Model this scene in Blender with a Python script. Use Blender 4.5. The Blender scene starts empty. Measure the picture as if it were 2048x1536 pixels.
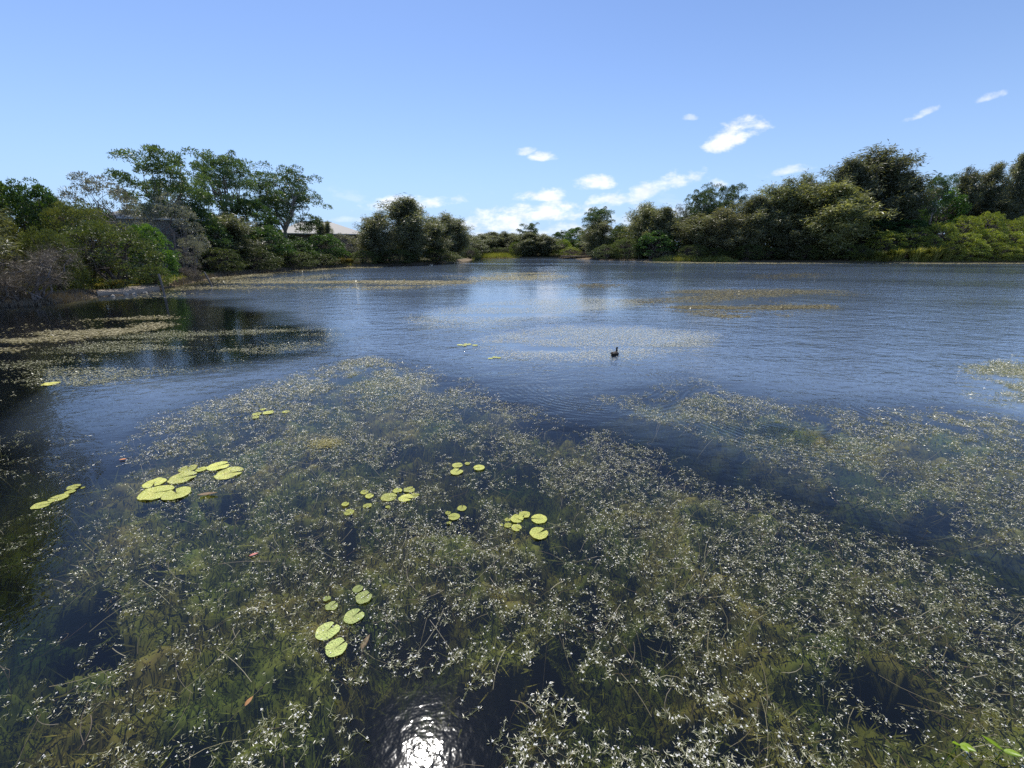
import bpy, bmesh, math, random
import numpy as np
from mathutils import Vector

# ------------------------------------------------------------------ camera, sky, sun, exposure
SC = bpy.context.scene
COL = SC.collection
IW, IH, F = 2048.0, 1536.0, 868.0          # photograph size and focal length in its pixels
CAM_H, HORIZON = 3.0, 496.0
PITCH = math.atan((IH / 2 - HORIZON) / F)
CP, SP = math.cos(PITCH), math.sin(PITCH)


def ray(px, py):
    dx, u = (px - IW / 2) / F, (IH / 2 - py) / F
    return np.array([dx, CP + u * SP, -SP + u * CP])


def ground(px, py, z=0.0):
    r = ray(px, py)
    t = (z - CAM_H) / r[2]
    return np.array([r[0] * t, r[1] * t, z])


def project(p):
    """world points (N,3) -> pixels of the photograph, used only to sort things by apparent size"""
    x, y, z = p[:, 0], p[:, 1], p[:, 2] - CAM_H
    d = y * CP - z * SP
    u = y * SP + z * CP
    return IW / 2 + F * x / d, IH / 2 - F * u / d, d


cam = bpy.data.cameras.new('camera')
cam.sensor_width = 36.0
cam.lens = F / IW * 36.0
cam.clip_start = 0.05
cam.clip_end = 6000.0
cam_ob = bpy.data.objects.new('camera', cam)
COL.objects.link(cam_ob)
cam_ob.location = (0, 0, CAM_H)
cam_ob.rotation_euler = (math.pi / 2 - PITCH, 0, 0)
SC.camera = cam_ob

g = ray(848, 1520)
SUN_DIR = np.array([g[0], g[1], -g[2]]) / np.linalg.norm(g)
SUN_EL = math.asin(SUN_DIR[2])
SUN_AZ = math.atan2(SUN_DIR[0], SUN_DIR[1])

SKY_STRENGTH = 0.10
SKY_TINT = (0.88, 0.96, 1.19)
HAZE_COL = (3.6, 5.5, 8.5)
EXPOSURE = 0.32
SUN_POWER = 4.5

world = bpy.data.worlds.new('World')
SC.world = world
world.cycles.sampling_method = 'MANUAL'
world.cycles.sample_map_resolution = 512
world.use_nodes = True


class NT:
    """tiny node-tree helper"""

    def __init__(self, tree):
        self.t = tree
        tree.nodes.clear()

    def n(self, kind, **kw):
        nd = self.t.nodes.new(kind)
        for k, v in kw.items():
            if k.startswith('_'):
                setattr(nd, k[1:], v)
        return nd

    def link(self, a, b):
        self.t.links.new(a, b)

    def val(self, sock, v):
        if isinstance(v, bpy.types.NodeSocket):
            self.link(v, sock)
        else:
            sock.default_value = v

    def math(self, op, a, b=0.0, c=0.0, clamp=False):
        nd = self.t.nodes.new('ShaderNodeMath')
        nd.operation = op
        nd.use_clamp = clamp
        self.val(nd.inputs[0], a)
        if len(nd.inputs) > 1:
            self.val(nd.inputs[1], b)
        if len(nd.inputs) > 2:
            self.val(nd.inputs[2], c)
        return nd.outputs[0]

    def smooth(self, v, lo, hi, a=0.0, b=1.0):
        nd = self.t.nodes.new('ShaderNodeMapRange')
        nd.interpolation_type = 'SMOOTHSTEP'
        self.val(nd.inputs[0], v)
        for i, q in enumerate((lo, hi, a, b)):
            self.val(nd.inputs[i + 1], q)
        return nd.outputs[0]

    def noise(self, vec, scale, detail=3.0, rough=0.55, dist=0.0, dim='3D'):
        nd = self.t.nodes.new('ShaderNodeTexNoise')
        nd.noise_dimensions = dim
        if vec is not None:
            self.link(vec, nd.inputs['Vector'])
        nd.inputs['Scale'].default_value = scale
        nd.inputs['Detail'].default_value = detail
        nd.inputs['Roughness'].default_value = rough
        nd.inputs['Distortion'].default_value = dist
        return nd.outputs[0]

    def ramp(self, v, stops):
        nd = self.t.nodes.new('ShaderNodeValToRGB')
        els = nd.color_ramp.elements
        while len(els) < len(stops):
            els.new(0.5)
        for e, (p, c) in zip(els, stops):
            e.position = p
            e.color = (c[0], c[1], c[2], 1.0)
        self.val(nd.inputs[0], v)
        return nd.outputs[0]

    def mixc(self, f, a, b, mode='MIX'):
        nd = self.t.nodes.new('ShaderNodeMix')
        nd.data_type = 'RGBA'
        nd.blend_type = mode
        self.val(nd.inputs[0], f)
        for s, v in ((nd.inputs[6], a), (nd.inputs[7], b)):
            if isinstance(v, bpy.types.NodeSocket):
                self.link(v, s)
            else:
                s.default_value = (v[0], v[1], v[2], 1.0)
        return nd.outputs[2]

    def mixs(self, f, a, b):
        nd = self.t.nodes.new('ShaderNodeMixShader')
        self.val(nd.inputs[0], f)
        self.link(a, nd.inputs[1])
        self.link(b, nd.inputs[2])
        return nd.outputs[0]

    def vmul(self, v, s):
        nd = self.t.nodes.new('ShaderNodeVectorMath')
        nd.operation = 'MULTIPLY'
        self.link(v, nd.inputs[0])
        nd.inputs[1].default_value = s
        return nd.outputs[0]


W = NT(world.node_tree)
sky = W.n('ShaderNodeTexSky')
sky.sky_type = 'NISHITA'
sky.sun_disc = False
sky.sun_elevation = SUN_EL
sky.sun_rotation = SUN_AZ
sky.altitude = 0.0
sky.air_density = 1.0
sky.dust_density = 0.2
sky.ozone_density = 2.0
tc = W.n('ShaderNodeTexCoord')
sep = W.n('ShaderNodeSeparateXYZ')
W.link(tc.outputs['Generated'], sep.inputs[0])
DX, DY, DZ = sep.outputs
# scattered fair-weather clouds, as directions in the sky (pixel centre, half sizes, tilt, softness)
CLOUDS = [(1470, 276, 70, 33, 20, 1.0), (1425, 292, 26, 11, 10, .8), (1090, 314, 34, 13, 0, .9), (1052, 304, 24, 10, 12, .7),
          (1185, 371, 48, 19, 4, .95), (1085, 393, 62, 17, 2, .95), (1300, 384, 120, 24, 16, .8), (1195, 402, 38, 16, 10, .8),
          (1060, 433, 155, 27, 5, 1.0), (985, 452, 140, 22, 0, .9), (1330, 440, 150, 30, 0, .45), (1100, 468, 210, 20, 0, .7),
          (815, 411, 115, 19, 4, .9), (1590, 341, 48, 11, 10, .6), (1440, 369, 22, 12, 0, .6), (1841, 231, 36, 10, 20, .55),
          (1983, 194, 40, 11, 16, .55), (1380, 237, 17, 8, 0, .5), (700, 440, 60, 8, 0, .3), (880, 447, 60, 9, 0, .3)]
ysafe = W.math('MAXIMUM', DY, 0.02)
U = W.math('DIVIDE', DX, ysafe)
V = W.math('DIVIDE', DZ, ysafe)
uv = W.n('ShaderNodeCombineXYZ')
W.link(U, uv.inputs[0])
W.link(W.math('MULTIPLY', V, 1.9), uv.inputs[1])
cn = W.noise(uv.outputs[0], 17.0, 9.0, 0.60, 0.15)
cn2 = W.noise(uv.outputs[0], 30.0, 4.0, 0.6, 0.0)
dens = None
for (cx, cy, rx, ry, tilt, soft) in CLOUDS:
    r0 = ray(cx, cy)
    u0, v0 = r0[0] / r0[1], r0[2] / r0[1]
    k = 1.0 / (F * (CP + (IH / 2 - cy) / F * SP))
    c, s = math.cos(math.radians(tilt)), math.sin(math.radians(tilt))
    du = W.math('SUBTRACT', U, u0)
    dv = W.math('SUBTRACT', V, v0)
    a = W.math('MULTIPLY_ADD', du, c / (rx * k), W.math('MULTIPLY', dv, s / (rx * k)))
    b = W.math('MULTIPLY_ADD', du, -s / (ry * k), W.math('MULTIPLY', dv, c / (ry * k)))
    b = W.math('MAXIMUM', b, W.math('MULTIPLY', b, -1.7))        # flatter base
    q = W.math('ADD', W.math('MULTIPLY', a, a), W.math('MULTIPLY', b, b))
    d = W.math('SUBTRACT', 1.0, q)
    d = W.math('ADD', d, W.math('MULTIPLY', W.math('SUBTRACT', cn, 0.51), 4.6))
    d = W.smooth(d, -0.1, 1.3, 0.0, soft)
    dens = d if dens is None else W.math('MAXIMUM', dens, d)
dens = W.math('MULTIPLY', dens, W.smooth(DY, 0.02, 0.1))
# the same thin haze of small clouds goes on low over the horizon in every other direction
azv = W.n('ShaderNodeCombineXYZ')
W.link(W.math('ARCTAN2', DX, DY), azv.inputs[0])
W.link(W.math('MULTIPLY', DZ, 2.4), azv.inputs[1])
low = W.noise(azv.outputs[0], 7.0, 6.0, 0.6, 0.3)
low = W.math('MULTIPLY', W.smooth(low, 0.56, 0.72, 0.0, 0.5), W.smooth(DZ, 0.02, 0.16, 1.0, 0.0))
dens = W.math('MAXIMUM', dens, low)
ccol = W.ramp(cn2, [(0.3, (7.6, 7.9, 8.5)), (0.7, (9.8, 9.9, 10.0))])
# pale low-level haze of a humid summer day, the same all round the horizon
skycol = W.mixc(1.0, sky.outputs[0], SKY_TINT, 'MULTIPLY')
skycol = W.mixc(W.math('POWER', W.math('SUBTRACT', 1.0, DZ, 0.0, True), 5.0), skycol, HAZE_COL)
fin = W.mixc(dens, skycol, ccol)
bg = W.n('ShaderNodeBackground')
W.link(fin, bg.inputs[0])
bg.inputs[1].default_value = SKY_STRENGTH
wo = W.n('ShaderNodeOutputWorld')
W.link(bg.outputs[0], wo.inputs[0])

sun = bpy.data.lights.new('sun', 'SUN')
sun.energy = SUN_POWER
sun.angle = math.radians(0.53)
sun.color = (1.0, 0.95, 0.87)
sun_ob = bpy.data.objects.new('sun', sun)
COL.objects.link(sun_ob)
sun_ob.rotation_euler = Vector((-SUN_DIR[0], -SUN_DIR[1], -SUN_DIR[2])).to_track_quat('-Z', 'Y').to_euler()

SC.view_settings.view_transform = 'Standard'
SC.view_settings.look = 'None'
SC.view_settings.exposure = EXPOSURE
SC.view_settings.gamma = 1.0
SC.view_settings.use_curve_mapping = False
SC.render.engine = 'CYCLES'
SC.cycles.max_bounces = 8
SC.cycles.transparent_max_bounces = 12
SC.cycles.glossy_bounces = 3
SC.cycles.diffuse_bounces = 3
SC.cycles.transmission_bounces = 4
SC.cycles.sample_clamp_indirect = 6.0
SC.cycles.use_denoising = False

# ------------------------------------------------------------------ numpy helpers
RNG = np.random.default_rng(7)


def unit(v):
    return v / np.maximum(np.linalg.norm(v, axis=-1, keepdims=True), 1e-9)


def vnoise(x, y, seed=0):
    """smooth value noise in 0..1 on arrays"""
    xi, yi = np.floor(x).astype(np.int64), np.floor(y).astype(np.int64)
    fx, fy = x - xi, y - yi
    fx, fy = fx * fx * (3 - 2 * fx), fy * fy * (3 - 2 * fy)

    def h(a, b):
        n = (a * 374761393 + b * 668265263 + seed * 982451653) & 0x7fffffff
        n = ((n ^ (n >> 13)) * 1274126177) & 0x7fffffff
        return ((n ^ (n >> 16)) & 0xffff) / 65535.0
    return (h(xi, yi) * (1 - fx) + h(xi + 1, yi) * fx) * (1 - fy) + (h(xi, yi + 1) * (1 - fx) + h(xi + 1, yi + 1) * fx) * fy


def fbm(x, y, seed=0, octaves=4, gain=0.5):
    s, a, t = 0.0, 1.0, 0.0
    for o in range(octaves):
        s = s + a * vnoise(x * 2 ** o + 17.3 * o, y * 2 ** o - 9.1 * o, seed + o)
        t += a
        a *= gain
    return s / t


def make_mesh(name, verts, faces, mat, tint=None, smooth=False, vattr=None):
    """faces: list of int arrays (N,3) or (N,4)"""
    me = bpy.data.meshes.new(name)
    verts = np.asarray(verts, dtype=np.float32)
    me.vertices.add(len(verts))
    me.vertices.foreach_set('co', verts.ravel())
    faces = [np.asarray(f, dtype=np.int32) for f in faces if len(f)]
    idx = np.concatenate([f.ravel() for f in faces])
    tot = np.concatenate([np.full(len(f), f.shape[1], dtype=np.int32) for f in faces])
    start = np.concatenate([[0], np.cumsum(tot)[:-1]]).astype(np.int32)
    me.loops.add(len(idx))
    me.loops.foreach_set('vertex_index', idx)
    me.polygons.add(len(tot))
    me.polygons.foreach_set('loop_start', start)
    me.polygons.foreach_set('use_smooth', np.full(len(tot), bool(smooth)))
    if tint is not None:
        at = me.attributes.new('tint', 'FLOAT', 'FACE')
        at.data.foreach_set('value', np.asarray(tint, dtype=np.float32))
    if vattr:
        for k, v in vattr.items():
            at = me.attributes.new(k, 'FLOAT', 'POINT')
            at.data.foreach_set('value', np.asarray(v, dtype=np.float32))
    me.update(calc_edges=True)
    if mat is not None:
        me.materials.append(mat)
    return me


def add(name, me, parent=None, label=None, cat=None, group=None, kind=None, loc=None, rot=None, scale=None):
    o = bpy.data.objects.new(name, me)
    COL.objects.link(o)
    if parent is not None:
        o.parent = parent
    if loc is not None:
        o.location = [float(c) for c in loc]
    if rot is not None:
        o.rotation_euler = rot
    if scale is not None:
        o.scale = scale
    if label:
        o['label'] = label
    if cat:
        o['category'] = cat
    if group:
        o['group'] = group
    if kind:
        o['kind'] = kind
    return o


class Geo:
    """collects vertices and faces for one mesh"""

    def __init__(self):
        self.v, self.q, self.t, self.tq, self.tt, self.n = [], [], [], [], [], 0

    def quads(self, v, q, tint=0.5):
        v = np.asarray(v, float).reshape(-1, 3)
        q = np.asarray(q).reshape(-1, 4)
        self.v.append(v)
        self.q.append(q + self.n)
        self.tq.append(np.broadcast_to(np.asarray(tint, float), (len(q),)))
        self.n += len(v)

    def tris(self, v, t, tint=0.5):
        v = np.asarray(v, float).reshape(-1, 3)
        t = np.asarray(t).reshape(-1, 3)
        self.v.append(v)
        self.t.append(t + self.n)
        self.tt.append(np.broadcast_to(np.asarray(tint, float), (len(t),)))
        self.n += len(v)

    def leaves(self, P, D, S, L, Wd, tint):
        """diamond leaves: base P, direction D, side S (N,3), length L, width Wd"""
        L, Wd = np.asarray(L).reshape(-1, 1), np.asarray(Wd).reshape(-1, 1)
        n = len(P)
        m = P + D * L * 0.45
        v = np.stack([P, m + S * Wd * 0.5, P + D * L, m - S * Wd * 0.5], 1)
        self.quads(v, np.arange(4 * n).reshape(n, 4), tint)

    def tube(self, pts, rad, ns=6, tint=0.5, cap=True):
        pts = np.asarray(pts, float)
        rad = np.broadcast_to(np.asarray(rad, float), (len(pts),))
        d = unit(np.gradient(pts, axis=0))
        ref = np.array([0.31, 0.12, 0.94]) if abs(d[0, 2]) < 0.8 else np.array([0.9, 0.3, 0.1])
        a = unit(np.cross(d, ref))
        b = np.cross(d, a)
        th = np.linspace(0, 2 * np.pi, ns, endpoint=False)
        ring = pts[:, None] + rad[:, None, None] * (np.cos(th)[None, :, None] * a[:, None] + np.sin(th)[None, :, None] * b[:, None])
        k = len(pts)
        i = np.arange(k - 1)[:, None] * ns + np.arange(ns)[None]
        j = np.arange(k - 1)[:, None] * ns + (np.arange(ns)[None] + 1) % ns
        self.quads(ring, np.stack([i, j, j + ns, i + ns], -1), tint)
        if cap:
            c = np.concatenate([ring[-1], pts[-1:]])
            t = np.stack([np.arange(ns), (np.arange(ns) + 1) % ns, np.full(ns, ns)], -1)
            self.tris(c, t, tint)

    def box(self, lo, hi, tint=0.5):
        lo, hi = np.asarray(lo, float), np.asarray(hi, float)
        v = np.array([[lo[0] if not i & 1 else hi[0], lo[1] if not i & 2 else hi[1], lo[2] if not i & 4 else hi[2]] for i in range(8)])
        self.quads(v, [[0, 2, 3, 1], [4, 5, 7, 6], [0, 1, 5, 4], [2, 6, 7, 3], [0, 4, 6, 2], [1, 3, 7, 5]], tint)

    def mesh(self, name, mat, smooth=False):
        f, tn = [], []
        if self.q:
            f.append(np.concatenate(self.q))
            tn.append(np.concatenate(self.tq))
        if self.t:
            f.append(np.concatenate(self.t))
            tn.append(np.concatenate(self.tt))
        return make_mesh(name, np.concatenate(self.v), f, mat, np.concatenate(tn), smooth)


# ------------------------------------------------------------------ materials
def material(name):
    m = bpy.data.materials.new(name)
    m.use_nodes = True
    t = NT(m.node_tree)
    out = t.n('ShaderNodeOutputMaterial')
    return m, t, out


def foliage_mat(name, dark, mid, light, trans=0.35, gloss=0.05, rough=0.45, tcol=None):
    m, t, out = material(name)
    at = t.n('ShaderNodeAttribute')
    at.attribute_name = 'tint'
    oi = t.n('ShaderNodeObjectInfo')
    c = t.ramp(at.outputs['Fac'], [(0.0, dark), (0.5, mid), (1.0, light)])
    c = t.mixc(1.0, c, oi.outputs['Color'], 'MULTIPLY')
    d = t.n('ShaderNodeBsdfDiffuse')
    t.link(c, d.inputs[0])
    tr = t.n('ShaderNodeBsdfTranslucent')
    t.link(t.mixc(1.0, c, tcol or (1.25, 1.2, 0.55), 'MULTIPLY'), tr.inputs[0])
    s = t.mixs(trans, d.outputs[0], tr.outputs[0])
    gl = t.n('ShaderNodeBsdfGlossy')
    gl.inputs['Roughness'].default_value = rough
    t.link(t.mixs(gloss, s, gl.outputs[0]), out.inputs[0])
    return m


def plain_mat(name, c0, c1, scale=6.0, rough=0.8, bump=0.0, stretch=(1, 1, 1), spec=0.3, bscale=None):
    m, t, out = material(name)
    tcn = t.n('ShaderNodeTexCoord')
    v = t.vmul(tcn.outputs['Object'], stretch)
    nz = t.noise(v, scale, 5.0, 0.6)
    p = t.n('ShaderNodeBsdfPrincipled')
    t.link(t.ramp(nz, [(0.3, c0), (0.7, c1)]), p.inputs['Base Color'])
    p.inputs['Roughness'].default_value = rough
    p.inputs['Specular IOR Level'].default_value = spec
    if bump:
        b = t.n('ShaderNodeBump')
        b.inputs['Strength'].default_value = 1.0
        b.inputs['Distance'].default_value = bump
        t.link(t.noise(v, bscale or scale * 4, 4.0, 0.6), b.inputs['Height'])
        t.link(b.outputs[0], p.inputs['Normal'])
    t.link(p.outputs[0], out.inputs[0])
    return m


M_BARK = plain_mat('bark', (0.06, 0.048, 0.038), (0.16, 0.135, 0.11), 3.0, 0.9, 0.02, (1, 1, 0.3))
M_GUMBARK = plain_mat('gum_bark', (0.16, 0.13, 0.10), (0.42, 0.38, 0.33), 1.2, 0.85, 0.01, (1, 1, 0.4))
M_TWIG = plain_mat('dead_twig', (0.10, 0.085, 0.075), (0.26, 0.23, 0.21), 2.0, 0.9)
M_GUM = foliage_mat('gum_leaf', (0.043, 0.080, 0.029), (0.087, 0.145, 0.038), (0.174, 0.239, 0.065), 0.34, 0.07)
M_CAS = foliage_mat('casuarina_needle', (0.080, 0.094, 0.050), (0.166, 0.184, 0.100), (0.300, 0.312, 0.190), 0.48, 0.06)
M_BROAD = foliage_mat('broad_leaf', (0.033, 0.068, 0.021), (0.068, 0.128, 0.030), (0.143, 0.225, 0.045), 0.38, 0.06)
M_SILVER = foliage_mat('silver_leaf', (0.081, 0.086, 0.063), (0.172, 0.178, 0.144), (0.345, 0.345, 0.299), 0.30, 0.08)
M_SHRUB = foliage_mat('shrub_leaf', (0.054, 0.081, 0.022), (0.108, 0.142, 0.035), (0.203, 0.230, 0.054), 0.36, 0.05)
M_FLAT = foliage_mat('heath_leaf', (0.090, 0.130, 0.020), (0.225, 0.275, 0.036), (0.400, 0.430, 0.070), 0.42, 0.06)
M_REED = foliage_mat('reed_blade', (0.110, 0.140, 0.022), (0.240, 0.265, 0.044), (0.430, 0.400, 0.110), 0.42, 0.07)
# ------------------------------------------------------------------ the lake: shoreline, ground, water
SHORE_PX = [(0, 613), (60, 611), (130, 603), (190, 594), (250, 590), (318, 580), (345, 573), (390, 563), (440, 553), (520, 546),
            (600, 539), (690, 534), (745, 533), (860, 528), (935, 522), (946, 519.0), (950, 517.5), (1000, 516.5), (1060, 517), (1115, 517),
            (1180, 518.5), (1200, 520.5), (1260, 521.5), (1330, 523), (1450, 524), (1560, 524), (1700, 524.5), (1850, 525), (2048, 525)]
SHORE = np.array([ground(x, y)[:2] for x, y in SHORE_PX])
END = SHORE[-1]
LAKE = np.concatenate([SHORE, [END + (25, -8), END + (38, -40), (120, 10), (70, -32), (10, -46), (-30, -34), (-36, -8), (-33, 12)]])


def seg_dist(P, poly):
    """signed distance of points (N,2) to a closed polygon, positive outside"""
    A, B = poly, np.roll(poly, -1, 0)
    best = np.full(len(P), 1e18)
    inside = np.zeros(len(P), bool)
    for a, b in zip(A, B):
        d = b - a
        t = np.clip(((P - a) @ d) / max(d @ d, 1e-9), 0, 1)
        q = P - (a + t[:, None] * d)
        best = np.minimum(best, (q * q).sum(1))
        cond = (a[1] > P[:, 1]) != (b[1] > P[:, 1])
        with np.errstate(divide='ignore', invalid='ignore'):
            xi = a[0] + (P[:, 1] - a[1]) * d[0] / (d[1] if d[1] != 0 else 1e-9)
        inside ^= cond & (P[:, 0] < xi)
    return np.sqrt(best) * np.where(inside, -1, 1)


def terrain(P):
    """height of the ground at points (N,2)"""
    s = seg_dist(P, LAKE)
    az = np.degrees(np.arctan2(P[:, 0], P[:, 1]))
    right = np.clip((az - 29) / 8, 0, 1) * (az < 120)
    left = np.clip((-8 - az) / 10, 0, 1)
    n = fbm(P[:, 0] * 0.13, P[:, 1] * 0.13, 3) - 0.5
    so = np.maximum(s, 0)
    lip = 0.38 * (1 - np.exp(-so / 0.8))
    base = lip + np.minimum(so * 0.05, 2.4) + np.minimum(so, 4) * 0.10 * n
    rb = lip + np.minimum(np.maximum(so - 1.5, 0) * 0.40, 6.0) + np.minimum(so, 6) * 0.16 * n
    lb = lip + np.minimum(np.maximum(so - 2.5, 0) * 0.10, 2.6) + np.minimum(so, 4) * 0.10 * n
    up = base * (1 - right) * (1 - left) + rb * right + lb * left * (1 - right)
    down = -np.minimum(-np.minimum(s, 0) * 0.22, 1.5) - 0.10 * (fbm(P[:, 0] * 0.5, P[:, 1] * 0.5, 11) - 0.5)
    return np.where(s > 0, up + 0.0, down)


def ground_z(x, y):
    return float(terrain(np.array([[x, y]]))[0])


def polar(radii, na):
    th = np.linspace(0, 2 * np.pi, na, endpoint=False)
    P = np.stack([np.outer(radii, np.sin(th)).ravel(), np.outer(radii, np.cos(th)).ravel()], 1)
    P = np.concatenate([P, [[0.0, 0.0]]])
    nr = len(radii)
    i = np.arange(nr - 1)[:, None] * na + np.arange(na)[None]
    j = np.arange(nr - 1)[:, None] * na + (np.arange(na)[None] + 1) % na
    q = np.stack([i, j, j + na, i + na], -1).reshape(-1, 4)
    t = np.stack([np.full(na, nr * na), (np.arange(na) + 1) % na, np.arange(na)], -1)
    return P, q, t


# ground: one sheet from under the lake to the horizon
rr = np.concatenate([np.geomspace(1.0, 20, 28), np.linspace(21, 230, 150), np.geomspace(240, 4500, 26)])
GP, gq, gt = polar(rr, 540)
GZ = terrain(GP)
m, t, out = material('bank_soil')
geo = t.n('ShaderNodeNewGeometry')
sp = t.n('ShaderNodeSeparateXYZ')
t.link(geo.outputs['Position'], sp.inputs[0])
n1 = t.noise(geo.outputs['Position'], 0.35, 5.0, 0.6)
n2 = t.noise(geo.outputs['Position'], 3.0, 5.0, 0.65)
soil = t.ramp(n2, [(0.3, (0.045, 0.034, 0.022)), (0.7, (0.13, 0.10, 0.065))])
grass = t.ramp(n2, [(0.3, (0.030, 0.045, 0.012)), (0.7, (0.085, 0.095, 0.026))])
land = t.mixc(t.smooth(n1, 0.42, 0.58), soil, grass)
mud = t.ramp(n2, [(0.3, (0.11, 0.082, 0.050)), (0.7, (0.26, 0.205, 0.135))])
land = t.mixc(t.smooth(t.math('ADD', sp.outputs[2], t.math('MULTIPLY', n1, 0.25)), 0.46, 0.60), mud, land)
bed = t.ramp(n2, [(0.3, (0.035, 0.038, 0.026)), (0.7, (0.085, 0.080, 0.050))])
land = t.mixc(t.smooth(sp.outputs[2], -0.35, -0.02), bed, land)
p = t.n('ShaderNodeBsdfPrincipled')
t.link(land, p.inputs['Base Color'])
p.inputs['Roughness'].default_value = 0.95
p.inputs['Specular IOR Level'].default_value = 0.1
b = t.n('ShaderNodeBump')
b.inputs['Distance'].default_value = 0.06
t.link(n2, b.inputs['Height'])
t.link(b.outputs[0], p.inputs['Normal'])
t.link(p.outputs[0], out.inputs[0])
M_SOIL = m
add('ground', make_mesh('ground', np.column_stack([GP, GZ]), [gq, gt], M_SOIL, smooth=True), kind='structure')


def pxpoly(pts):
    return np.array([ground(x, y)[:2] for x, y in pts])


def soft_in(P, poly, soft, seed, warp=0.6, wscale=0.7):
    """1 inside a polygon, ragged soft edge of width soft"""
    w = np.column_stack([fbm(P[:, 0] * wscale, P[:, 1] * wscale, seed) - 0.5, fbm(P[:, 0] * wscale, P[:, 1] * wscale, seed + 50) - 0.5]) * 2 * warp
    s = seg_dist(P + w, poly)
    return np.clip(0.5 - s / soft, 0, 1)


# beds of water weed that reach the surface
BED_NEAR = pxpoly([(205, 930), (300, 850), (440, 800), (600, 752), (735, 715), (850, 740), (960, 785), (1075, 835), (1235, 872), (1330, 925),
                   (1440, 955), (1560, 1005), (1700, 1062), (1900, 1132), (2100, 1205), (2300, 1305), (2300, 1760), (900, 1760), (-500, 1760), (-350, 1330),
                   (-100, 1000), (20, 880), (120, 890)])
BED_RIGHT = pxpoly([(1225, 800), (1390, 765), (1500, 795), (1640, 826), (1900, 822), (2080, 850), (2300, 900), (2400, 1200), (2100, 1120), (1900, 1050),
                    (1700, 990), (1560, 922), (1400, 864), (1300, 828)])
BED_EDGE = pxpoly([(1980, 735), (2090, 720), (2200, 800), (2060, 808), (1990, 800)])
BED_DUCK = pxpoly([(940, 690), (1010, 665), (1130, 652), (1260, 655), (1420, 668), (1400, 690), (1290, 716), (1150, 722), (1020, 712)])
BED_PALE = pxpoly([(825, 642), (880, 618), (1000, 603), (1200, 594), (1290, 596), (1270, 612), (1130, 630), (960, 652), (850, 652)])
BED_BROWN = pxpoly([(1265, 604), (1330, 584), (1460, 579), (1560, 577), (1660, 582), (1680, 592), (1600, 598), (1650, 612), (1560, 624), (1440, 630),
                    (1350, 618), (1310, 610)])
BED_FAR1 = pxpoly([(430, 568), (600, 562), (760, 558), (880, 552), (955, 556), (930, 566), (880, 572), (740, 577), (560, 574), (440, 580)])
BED_FAR2 = pxpoly([(950, 556), (1000, 546), (1090, 544), (1130, 552), (1060, 562), (1100, 568), (980, 570)])
BED_FAR3 = pxpoly([(1150, 568), (1210, 562), (1230, 572), (1170, 576)])
BED_FAR4 = pxpoly([(1500, 550), (1620, 546), (1640, 554), (1530, 557)])
BED_LEFT = pxpoly([(-120, 700), (-40, 664), (90, 648), (220, 638), (330, 634), (310, 652), (200, 672), (60, 690), (-40, 715)])
BED_LEFT2 = pxpoly([(20, 720), (200, 680), (330, 662), (520, 655), (665, 660), (650, 690), (560, 722), (420, 735), (290, 745), (120, 790), (20, 800)])
BED_SHORE = pxpoly([(330, 576), (440, 560), (560, 556), (660, 548), (640, 556), (560, 566), (440, 578), (320, 596), (300, 598)])

SHELTER = pxpoly([(-700, 640), (-200, 622), (120, 606), (330, 592), (440, 600), (560, 640), (690, 655), (660, 705), (480, 735), (300, 755), (215, 775), (195, 900), (140, 1010), (90, 1180), (30, 1330), (-500, 1330)])
rr = np.concatenate([np.geomspace(0.6, 14, 90), np.geomspace(14.3, 240, 170)])
WP, wq, wt = polar(rr, 420)


def bed_mask(P):
    a = np.zeros(len(P))
    for i, poly in enumerate((BED_NEAR, BED_RIGHT, BED_DUCK, BED_PALE, BED_BROWN, BED_FAR1, BED_FAR2, BED_FAR3, BED_FAR4, BED_LEFT, BED_LEFT2, BED_SHORE, BED_EDGE)):
        r = max(0.6, 0.10 * np.linalg.norm(poly.mean(0)))
        a = np.maximum(a, soft_in(P, poly, r, 20 + i, r * 0.6, 1.2 / r))
    return a


calm = bed_mask(WP)
shore_d = -seg_dist(WP, LAKE)
lee = np.maximum(np.clip(1 - (shore_d - 1) / 6.0, 0, 1) * (WP[:, 0] < 0), soft_in(WP, SHELTER, 2.0, 140, 1.2, .25))
near = np.clip(1 - (np.linalg.norm(WP, axis=1) - 7) / 6, 0, 1)
gust = fbm(WP[:, 0] * 0.05 + 3, WP[:, 1] * 0.10, 77, 3)
ripple = np.clip((1 - calm * 0.90) * (1 - 0.85 * lee) * (1 - 0.72 * near) * (0.22 + 1.6 * np.clip((gust - 0.32) / 0.36, 0, 1)), 0.03, 1.4)

clear = np.maximum(np.maximum(soft_in(WP, BED_NEAR, 2.5, 20, .8, .6), soft_in(WP, BED_RIGHT, 2.5, 21, .8, .6)), np.clip(lee, 0, 1))
lake_lift = 0.010 + 0.36 * (1 - clear) * np.clip((np.linalg.norm(WP, axis=1) - 6.5) / 6.0, 0, 1)      # open water painted lighter away from the camera, weed beds and lee left out
DUCK = ground(1229, 711)
m, t, out = material('lake_water')
geo = t.n('ShaderNodeNewGeometry')
pos = geo.outputs['Position']
at = t.n('ShaderNodeAttribute')
at.attribute_name = 'ripple'
rip = at.outputs['Fac']
h1 = t.math('MULTIPLY', t.noise(t.vmul(pos, (1.0, 1.6, 1.0)), 2.6, 3.0, 0.58, 0.4), 0.029)
h2 = t.math('MULTIPLY', t.noise(t.vmul(pos, (1.0, 1.7, 1.0)), 0.55, 2.0, 0.5, 0.2), 0.05)
h = t.math('MULTIPLY', t.math('ADD', h1, h2), rip)
h = t.math('ADD', h, t.math('MULTIPLY', t.noise(pos, 15.0, 2.0, 0.5), 0.0017))
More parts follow.
